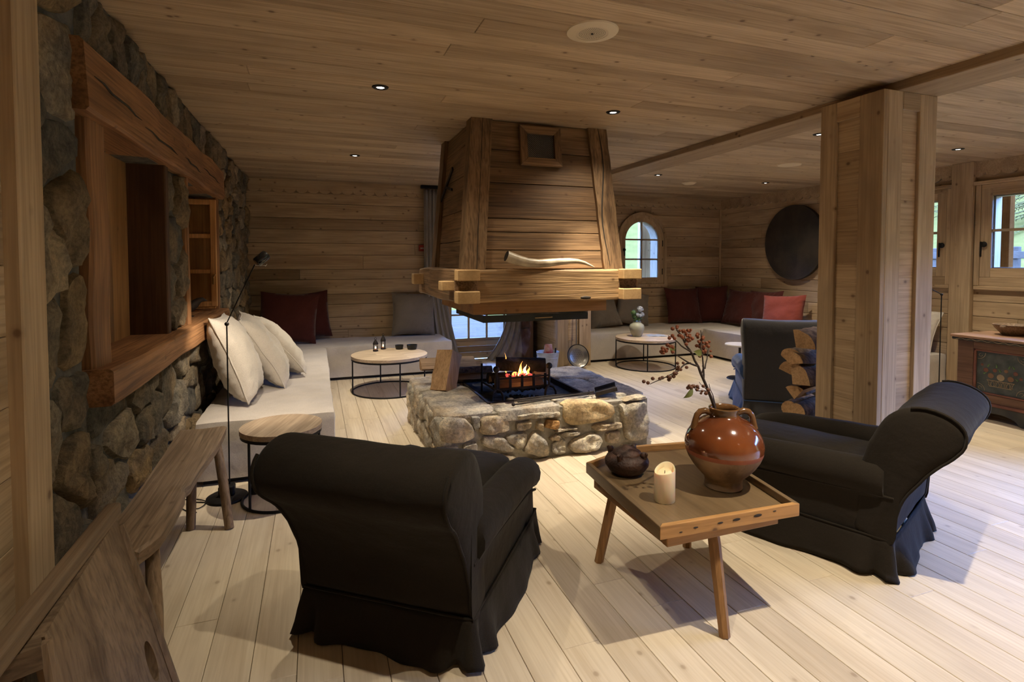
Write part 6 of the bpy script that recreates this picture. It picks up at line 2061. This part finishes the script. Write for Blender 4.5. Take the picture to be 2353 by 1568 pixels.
MB().tube([Vector((-0.545, 1.372, 0.655)) - so2, Vector((-0.50, 1.36, 0.3)) - so2, Vector((-0.46, 1.35, 0.0)) - so2], [0.016, 0.017, 0.016], 8).obj('leg', 'settle_z', stl, smooth=40)
o = MB().bar(Vector((-0.545, 1.37, 0.635)) - so2, Vector((-0.69, 1.32, 0.625)) - so2, 0.04, 0.05).obj('cross_rail', 'settle_x', stl)
o = MB().box(Vector((-0.70, 1.10, 0.0)) - so2, Vector((-0.67, 1.88, 0.45)) - so2, 0.004).obj('back_panel', 'settle_z', stl)

# bird figurines in the niches
def bird(label, loc, s, rz, mat_):
    t = thing('bird_figurine', label, 'figurine', loc, rz)
    bd = MB().tube([(-0.07 * s, 0, 0.05 * s), (-0.04 * s, 0, 0.05 * s), (0.0, 0, 0.055 * s), (0.035 * s, 0, 0.075 * s), (0.055 * s, 0, 0.095 * s), (0.075 * s, 0, 0.10 * s), (0.10 * s, 0, 0.092 * s)],
                   [0.008 * s, 0.02 * s, 0.034 * s, 0.026 * s, 0.018 * s, 0.014 * s, 0.002 * s], 12)
    bd.obj('body', mat_, t, smooth=60)
    for q in (-1, 1):
        MB().tube([(0.0, q * 0.01 * s, 0.04 * s), (0.005 * s, q * 0.012 * s, 0.0)], 0.003 * s, 6).obj('leg', mat_, t)
        MB().sphere((-0.01 * s, q * 0.026 * s, 0.06 * s), 1, 10, 6, (0.04 * s, 0.008 * s, 0.02 * s)).obj('wing', mat_, t, smooth=60)
    MB().cyl((0, 0, -0.001), (0, 0, 0.004), 0.03 * s, n=16).obj('base', mat_, t)
    return t
bird('small bronze bird figurine in front of the open casement in the wall niche', (-0.90, 4.65, 1.035), 1.25, R(15), 'iron2')
rn = thing('stone_ornament', 'dark hooded stone ornament in the first wall niche', 'ornament', (-0.92, 2.83, 1.03))
MB().tube([(0, 0, 0.0), (0, 0, 0.06), (0, 0, 0.16), (0.01, 0.01, 0.22), (0.01, 0.02, 0.26)], [0.055, 0.05, 0.04, 0.022, 0.006], 14).obj('body', 'iron2', rn, smooth=60)
MB().tube([(0.03, 0.01, 0.10), (0.04, 0.06, 0.09), (0.03, 0.09, 0.10)], 0.006, 6).obj('arm', 'iron2', rn, smooth=60)

# ================================================================ RIGHT SIDE: CHEST, BOWLS, LAMP
ch = thing('painted_chest', 'old painted wooden chest with flower-basket panel below the casement window', 'chest', (6.05, 2.75, 0))
co = Vector((6.05, 2.75, 0))
CX0, CX1, CY0, CY1 = 5.76, 6.32, 2.05, 3.38
def cl(x, y, z): return Vector((x, y, z)) - co
MB().box(cl(CX0 + 0.02, CY0, 0.16), cl(CX1, CY1, 0.71)).obj('body', 'chest', ch)
MB().box(cl(CX0 - 0.05, CY0 - 0.05, 0.735), cl(CX1 + 0.02, CY1 + 0.05, 0.76), 0.006).obj('lid', 'chest_top', ch)
MB().box(cl(CX0 - 0.04, CY0 - 0.04, 0.71), cl(CX1 + 0.02, CY1 + 0.04, 0.737), 0.008).obj('lid_moulding', 'plinth', ch)
wv = [cl(CX0 - 0.043, CY0 + (CY1 - CY0) * k / 90, 0.7235 + 0.006 * math.sin(k * 1.1)) for k in range(91)]
MB().tube(wv, 0.0025, 5).obj('wavy_carving', 'paint_cream', ch)
# front frame, normal -X
for (a, b, z0, z1) in [(CY1 - 0.13, CY1, 0.16, 0.71), (CY0, CY0 + 0.13, 0.16, 0.71), (2.63, 2.83, 0.22, 0.64), (CY0 + 0.13, CY1 - 0.13, 0.64, 0.71), (CY0 + 0.13, CY1 - 0.13, 0.16, 0.235)]:
    MB().box(cl(CX0 - 0.012, a, z0), cl(CX0 + 0.025, b, z1), 0.004).obj('frame_board', 'chest', ch)
MB().box(cl(CX0 - 0.03, CY0 - 0.03, 0.135), cl(CX1, CY1 + 0.02, 0.163), 0.006).obj('base_moulding', 'paint_red', ch)
for (y0, y1) in ((2.83, 3.25), (2.18, 2.63)):
    pm = MB().box(cl(CX0 + 0.010, y0, 0.235), cl(CX0 + 0.022, y1, 0.64)).obj('painted_panel', 'paint', ch)
    fm = MB()
    for (a, b, z0, z1) in [(y0, y0 + 0.022, 0.235, 0.64), (y1 - 0.022, y1, 0.235, 0.64), (y0, y1, 0.235, 0.252), (y0, y1, 0.623, 0.64)]:
        fm.box(cl(CX0 - 0.006, a, z0), cl(CX0 + 0.012, b, z1), 0.004)
    fm.obj('panel_moulding', 'paint_red', ch)
    X = CX0 + 0.0085
    yc = (y0 + y1) / 2
    def dot(y, z, r_, mat_, sx=1.0):
        MB().sphere(cl(X, y, z), 1.0, 12, 6, (0.0025, r_ * sx, r_)).obj('painted_flower', mat_, pm)
    dot(yc, 0.405, 0.030, 'paint_cream')
    dot(yc, 0.405, 0.013, 'paint_orange')
    dot(yc + 0.075, 0.41, 0.024, 'paint_orange')
    dot(yc - 0.075, 0.405, 0.024, 'paint_orange')
    dot(yc + 0.115, 0.455, 0.020, 'paint_red')
    dot(yc - 0.11, 0.46, 0.018, 'paint_red')
    dot(yc + 0.045, 0.462, 0.017, 'paint_red')
    dot(yc - 0.04, 0.47, 0.016, 'paint_orange')
    dot(yc + 0.145, 0.50, 0.012, 'paint_red')
    dot(yc - 0.15, 0.42, 0.013, 'paint_red')
    bk_ = MB()
    for k in range(5):
        y = yc - 0.08 + 0.04 * k
        bk_.tube([cl(X, y - 0.017, 0.365), cl(X, y, 0.318), cl(X, y + 0.017, 0.365)], 0.0028, 5)
        bk_.tube([cl(X, y - 0.012, 0.318), cl(X, y, 0.362), cl(X, y + 0.012, 0.318)], 0.0022, 5)
    bk_.tube([cl(X, yc - 0.105, 0.368), cl(X, yc + 0.105, 0.368)], 0.004, 5).tube([cl(X, yc - 0.085, 0.315), cl(X, yc + 0.085, 0.315)], 0.004, 5)
    bk_.obj('painted_basket', 'paint_cream', pm)
    lf2 = MB()
    for (dy, dz, ang) in [(-0.13, 0.40, 0.6), (0.13, 0.42, 2.5), (0.03, 0.49, 1.4), (-0.06, 0.495, 1.8), (0.0, 0.455, 1.0), (0.10, 0.49, 2.0), (-0.10, 0.50, 1.0)]:
        lf2.tube([cl(X, yc + dy, dz - 0.0), cl(X, yc + dy + 0.03 * math.cos(ang), dz + 0.03 * math.sin(ang))], [0.008, 0.001], 5)
    lf2.obj('painted_leaves', 'leaf2', pm)
    sc_ = MB()
    for (sy, y_) in ((1, y0 + 0.03), (-1, y1 - 0.03)):
        for (sz, z_) in ((1, 0.265), (-1, 0.61)):
            sc_.tube([cl(X, y_ + sy * 0.06 * math.sin(t) , z_ + sz * 0.06 * math.cos(t)) for t in [k * math.pi / 12 for k in range(7)]], 0.0022, 5)
            sc_.tube([cl(X, y_ + sy * (0.022 + 0.014 * math.cos(t)), z_ + sz * (0.022 + 0.014 * math.sin(t))) for t in [k * math.pi / 4 for k in range(7)]], 0.0018, 5)
    sc_.obj('painted_corner_scroll', 'paint_cream', pm)
# bracket plinth with arches
pp = [(CY0, 0.0), (CY0, 0.14), (CY1, 0.14), (CY1, 0.0), (3.24, 0.0)]
def arc(c, w, h, n=10):
    return [(c + w * math.cos(math.pi * k / n), 0.0 + h * math.sin(math.pi * k / n)) for k in range(n + 1)]
yseq = [CY1, 3.22] 
vs, fs = [], []
cols_ = []
def topz(y):
    for c in (3.05, 2.40):
        if abs(y - c) < 0.17:
            return 0.075 * math.sqrt(max(0, 1 - ((y - c) / 0.17) ** 2))
    return 0.0
yy = CY0
while yy <= CY1 + 1e-6:
    cols_.append(yy)
    yy += (CY1 - CY0) / 80
for y in cols_:
    for x in (CX0 - 0.015, CX0 + 0.02):
        vs += [cl(x, y, topz(y)), cl(x, y, 0.14)]
for i in range(len(cols_) - 1):
    a, b = 4 * i, 4 * i + 4
    fs += [(a, b, b + 1, a + 1), (a + 2, a + 3, b + 3, b + 2), (a, a + 2, b + 2, b), (a + 1, b + 1, b + 3, a + 3)]
MB().add(vs, fs).obj('bracket_plinth', 'plinth', ch)
MB().box(cl(CX0, CY1 - 0.03, 0), cl(CX1, CY1, 0.14)).box(cl(CX0, CY0, 0), cl(CX1, CY0 + 0.03, 0.14)).obj('side_plinth', 'plinth', ch)
for i, (lb, loc, r_, h) in enumerate([('old turned wooden bowl on the chest, the farther one', (6.12, 3.14, 0.76), 0.15, 0.10), ('thick wooden bowl on the chest at the right picture edge', (6.02, 2.86, 0.76), 0.12, 0.10)]):
    t = thing('wooden_bowl', lb, 'bowl', loc, 0, 'wooden bowls on the chest')
    MB().lathe([(0.0, 0), (r_ * 0.5, 0), (r_ * 0.62, h * 0.2), (r_ * 0.9, h * 0.7), (r_, h), (r_ * 0.92, h), (r_ * 0.75, h * 0.6), (r_ * 0.4, h * 0.25), (0.0, h * 0.2)], n=32).obj('shell', 'grey_x', t, smooth=50)
    MB().box((-r_ * 1.12, -0.02, h * 0.72), (-r_ * 0.9, 0.02, h * 0.95), 0.005).obj('lug', 'grey_x', t)
dsc = thing('wall_disc', 'large round dark wooden table top hung on the right wall', 'wall decoration', (6.66, 6.125, 1.73))
nseg = 64
r_ = 0.53
cuts = [-r_, -0.3, -0.08, 0.16, 0.35, r_]
for a, b in zip(cuts[:-1], cuts[1:]):
    pts = []
    for k in range(17):
        y = a + (b - a) * k / 16
        pts.append((y, -math.sqrt(max(0, r_ * r_ - y * y))))
    for k in range(16, -1, -1):
        y = a + (b - a) * k / 16
        z = math.sqrt(max(0, r_ * r_ - y * y))
        if z > 1e-4 or 0 < k < 16: pts.append((y, z))
    MB().prism([(p[0] * 0.998, p[1] * 1.04) for p in pts], lambda u, v, x: (x, u, v), -0.02, 0.035).obj('board', 'disc', dsc, smooth=30)
rl2 = thing('floor_lamp', 'thin black jointed reading lamp standing behind the square pillar', 'floor lamp', (6.05, 3.72, 0))
MB().lathe([(0.0, 0.02), (0.11, 0.014), (0.115, 0.0)], n=28).obj('base', 'iron', rl2, smooth=40)
MB().cyl((0, 0, 0.01), (0, 0, 1.11), 0.005, n=8).obj('pole', 'iron', rl2)
MB().sphere((0, 0, 1.11), 0.013, 10, 8).obj('joint', 'iron', rl2, smooth=60)
MB().cyl((0, 0, 1.11), (-0.24, 0.14, 1.27), 0.004, n=8).obj('arm', 'iron', rl2)
MB().cyl((-0.26, 0.15, 1.25), (-0.22, 0.13, 1.32), 0.03, n=18).obj('lamp_head', 'blackgloss', rl2, smooth=40)

# ================================================================ FIREWOOD PILE BEHIND THE PILLAR
G3 = 'firewood stacked behind the pillar'
def fw(lb, p0, p1, r_, a1, rot, seed, cut='cut_x', bark='bark', a0=0.0):
    firelog('firewood_log', lb, p0, p1, r_, group=G3, a0=a0, a1=a1, rot=rot, seed=seed, cut=cut, bark=bark)
ux, uy = 0.55, 0.25       # direction of the logs
def pile(lb, x, y, z, r_, a1, rot, seed, L=0.36, dx=1.0, dy=0.35, dz=0.0, **k):
    d = Vector((dx, dy, dz)).normalized() * L
    fw(lb, (x, y, z), (x + d.x, y + d.y, z + d.z), r_, a1, rot, seed, **k)
pile('bottom log of the firewood stack, lying on the floor', 3.22, 2.98, 0.085, 0.085, 6.3, 0, 21)
pile('second floor log of the firewood stack', 3.20, 2.78, 0.08, 0.078, 6.3, 0, 22)
pile('log second from the bottom of the firewood stack', 3.20, 2.88, 0.235, 0.085, 4.5, 0.3, 23)
pile('grey round birch log with pale end low in the stack', 3.16, 2.86, 0.395, 0.062, 6.3, 0, 24, dx=1, dy=0.3)
pile('pinkish log behind the grey round one in the stack', 3.25, 3.00, 0.37, 0.06, 5.0, 0.5, 25)
pile('wedge log right above the grey round one', 3.14, 2.86, 0.485, 0.095, 1.35, 0.9, 26)
pile('tan wedge log beside it near the pillar', 3.24, 2.92, 0.47, 0.07, 2.0, 0.5, 27)
pile('wide quartered log jutting left, half way up the stack', 3.10, 2.84, 0.60, 0.13, 1.7, 0.1, 28, L=0.3, dx=0.9, dy=0.1, dz=-0.15)
pile('brown split log in the middle of the stack', 3.18, 2.92, 0.64, 0.10, 2.5, 0.3, 29)
pile('pale split log jutting left, upper part of the stack', 3.10, 2.86, 0.735, 0.085, 2.3, 0.2, 30, L=0.30, dx=0.9, dy=0.3, dz=-0.12)
pile('dark upright-grained log below the top one', 3.20, 2.95, 0.745, 0.08, 2.6, 0.2, 31)
pile('thick barked quarter log on top of the firewood stack', 3.17, 2.88, 0.845, 0.125, 1.75, 0.0, 32, L=0.34)

# ================================================================ BUCKET, COLANDER, CURTAINS, SMALL THINGS
bk2 = thing('zinc_bucket', 'galvanised bucket with bail handle behind the hearth, holding a kindling bag', 'bucket', (2.80, 6.36, 0))
MB().lathe([(0.0, 0.004), (0.105, 0.004), (0.11, 0.0), (0.112, 0.015), (0.145, 0.28), (0.15, 0.283), (0.15, 0.29), (0.145, 0.292), (0.142, 0.285), (0.108, 0.02)], n=40).obj('body', 'zinc', bk2, smooth=40)
MB().lathe([(0.138, 0.215), (0.1405, 0.22), (0.139, 0.225)], n=40).obj('ridge', 'zinc', bk2, smooth=40)
MB().tube([(0.15 * math.cos(a), 0.02 - 0.09 * math.sin(a), 0.275 - 0.085 * math.sin(a)) for a in [math.pi * k / 14 for k in range(15)]], 0.003, 6).obj('bail', 'chrome', bk2, smooth=60)
bg = thing('kindling_bag', 'crumpled red and white paper bag stuffed in the zinc bucket', 'bag', (2.80, 6.36, 0.15))
vs, fs = [], []
for i in range(9):
    t = i / 8
    for k in range(16):
        a = 2 * math.pi * k / 16
        rx, ry = 0.075 * (1 - 0.35 * t ** 2), 0.055 * (1 - 0.45 * t ** 2)
        w_ = 1 + 0.16 * noise.noise(Vector((math.cos(a) * 2, math.sin(a) * 2, t * 5)))
        vs.append((rx * math.cos(a) * w_ - 0.01 + 0.012 * t, ry * math.sin(a) * w_ - 0.02, t * 0.235 + 0.01 * noise.noise(Vector((a, t * 3, 0)))))
for i in range(8):
    for k in range(16):
        fs.append((i * 16 + k, i * 16 + (k + 1) % 16, (i + 1) * 16 + (k + 1) % 16, (i + 1) * 16 + k))
fs.append(tuple(8 * 16 + k for k in range(16)))
MB().add(vs, fs).obj('bag_body', 'redbag', bg, smooth=50)
MB().add([(-0.02, -0.088, 0.03), (0.06, -0.078, 0.03), (0.058, -0.074, 0.13), (-0.018, -0.084, 0.13), (-0.02, -0.083, 0.03), (0.06, -0.073, 0.03), (0.058, -0.069, 0.13), (-0.018, -0.079, 0.13)],
         [(0, 1, 2, 3), (7, 6, 5, 4), (0, 4, 5, 1), (1, 5, 6, 2), (2, 6, 7, 3), (3, 7, 4, 0)]).obj('white_panel', 'whitebag', bg)
tg = thing('hearth_tongs', 'dark metal tongs standing in the zinc bucket', 'tongs', (2.89, 6.36, 0.02))
MB().tube([(0.0, 0, 0), (0.015, 0, 0.31)], 0.005, 6).obj('shaft', 'iron', tg)
MB().tube([(0.012, 0, 0), (0.024, 0, 0.31)], 0.005, 6).obj('shaft', 'iron', tg)
cn = thing('chestnut_pan', 'round perforated tin pan leaning against the timber pier', 'pan', (3.32, 6.50, 0.0))
pan = MB().lathe([(0.0, 0.0), (0.105, 0.0), (0.112, 0.004), (0.150, 0.042), (0.160, 0.044), (0.162, 0.040), (0.156, 0.036), (0.116, -0.004), (0.0, -0.004)], n=44)
Mt = Matrix.Translation((0, 0.06, 0.162)) @ Matrix.Rotation(R(72), 4, 'X')
o = pan.obj('dish', 'tin', cn, smooth=40)
o.matrix_parent_inverse = Matrix.Identity(4)
o.matrix_local = Mt
hl_ = MB()
for i in range(-3, 4):
    for j in range(-3, 4):
        x, y = i * 0.027 + (j % 2) * 0.0135, j * 0.025
        if x * x + y * y < 0.009:
            hl_.add([(x + 0.0042 * math.cos(k * math.pi / 4), y + 0.0042 * math.sin(k * math.pi / 4), 0.0008) for k in range(8)], [tuple(range(8))])
o = hl_.obj('holes', 'dark_slot', cn)
o.matrix_local = Mt
rg = MB().lathe([(0.150, 0.043), (0.161, 0.047), (0.163, 0.042)], n=44).obj('rim', 'iron', cn, smooth=40)
rg.matrix_local = Mt
MB().tube([(0.035, 0.15, 0.30), (0.045, 0.175, 0.95)], 0.008, 8).obj('handle', 'tin', cn, smooth=60)

def curtain(label, path, z0, z1, folds, amp, mat_, spread, seed, loc):
    """path: list of (x, y) for the hanging line at the top; spread(t, v) moves it sideways with height"""
    t = thing('curtain', label, 'curtain', loc)
    lo = Vector(loc)
    nu, nv = folds * 10, 26
    vs, fs = [], []
    for j in range(nv + 1):
        v = j / nv
        for i in range(nu + 1):
            u = i / nu
            x = path[0][0] + (path[1][0] - path[0][0]) * u
            y = path[0][1] + (path[1][1] - path[0][1]) * u
            dx, dy = spread(u, v)
            ph = math.sin(u * folds * 2 * math.pi + 0.8 * noise.noise(Vector((v * 2, u * 3, seed))))
            a_ = amp * (0.75 + 0.4 * noise.noise(Vector((u * 5, v * 1.5, seed + 4))))
            vs.append(Vector((x + dx + 0.3 * a_ * math.cos(u * folds * 4 * math.pi), y + dy + ph * a_, z1 + (z0 - z1) * v)) - lo)
    for j in range(nv):
        for i in range(nu):
            a = j * (nu + 1) + i
            fs.append((a, a + 1, a + nu + 2, a + nu + 1))
    o = MB().add(vs, fs).obj('cloth', mat_, t, smooth=80, fixn=False)
    s = o.modifiers.new('thickness', 'SOLIDIFY')
    s.thickness = 0.003
    return t
ctl = curtain('grey linen curtain hanging beside the taupe cushion, pulled back left of the door', ((1.44, 7.60), (1.70, 7.62)), 0.02, 2.46, 5, 0.024, 'curtain',
        lambda u, v: (0.20 * max(0, (v - 0.45) / 0.55) ** 1.3 * (0.5 + 0.8 * u), 0.0), 3, (1.6, 7.6, 1.2))
ctr = curtain('grey linen curtain right of the terrace door, gathered low to the floor', ((2.70, 7.52), (3.02, 7.50)), 0.02, 2.40, 5, 0.035, 'curtain',
        lambda u, v: (-0.10 * (1 - u) * v - 0.30 * (1 - u) * max(0, (v - 0.72) / 0.28) ** 2, -0.05 * v), 6, (2.8, 7.5, 1.2))
rod = thing('curtain_rod', 'dark curtain rail under the ceiling behind the hood', 'curtain rail', (2.2, 7.60, 2.47))
MB().box((-0.80, -0.035, 0.0), (0.80, 0.015, 0.045), 0.004).obj('rail', 'iron', rod)
for x in (-0.7, 0, 0.7):
    MB().box((x - 0.015, 0.0, 0.0), (x + 0.015, 0.11, 0.03), 0.003).obj('bracket', 'iron', rod)
dt = thing('fire_alarm_button', 'small red fire alarm call point on the plank wall by the curtain', 'alarm', (1.42, 7.70, 1.64))
MB().box((-0.035, -0.03, -0.045), (0.035, 0.018, 0.045), 0.006).obj('housing', 'redplastic', dt)
MB().box((-0.015, -0.033, -0.014), (0.034, -0.028, 0.006), 0.001).obj('window_strip', 'whitebag', dt)
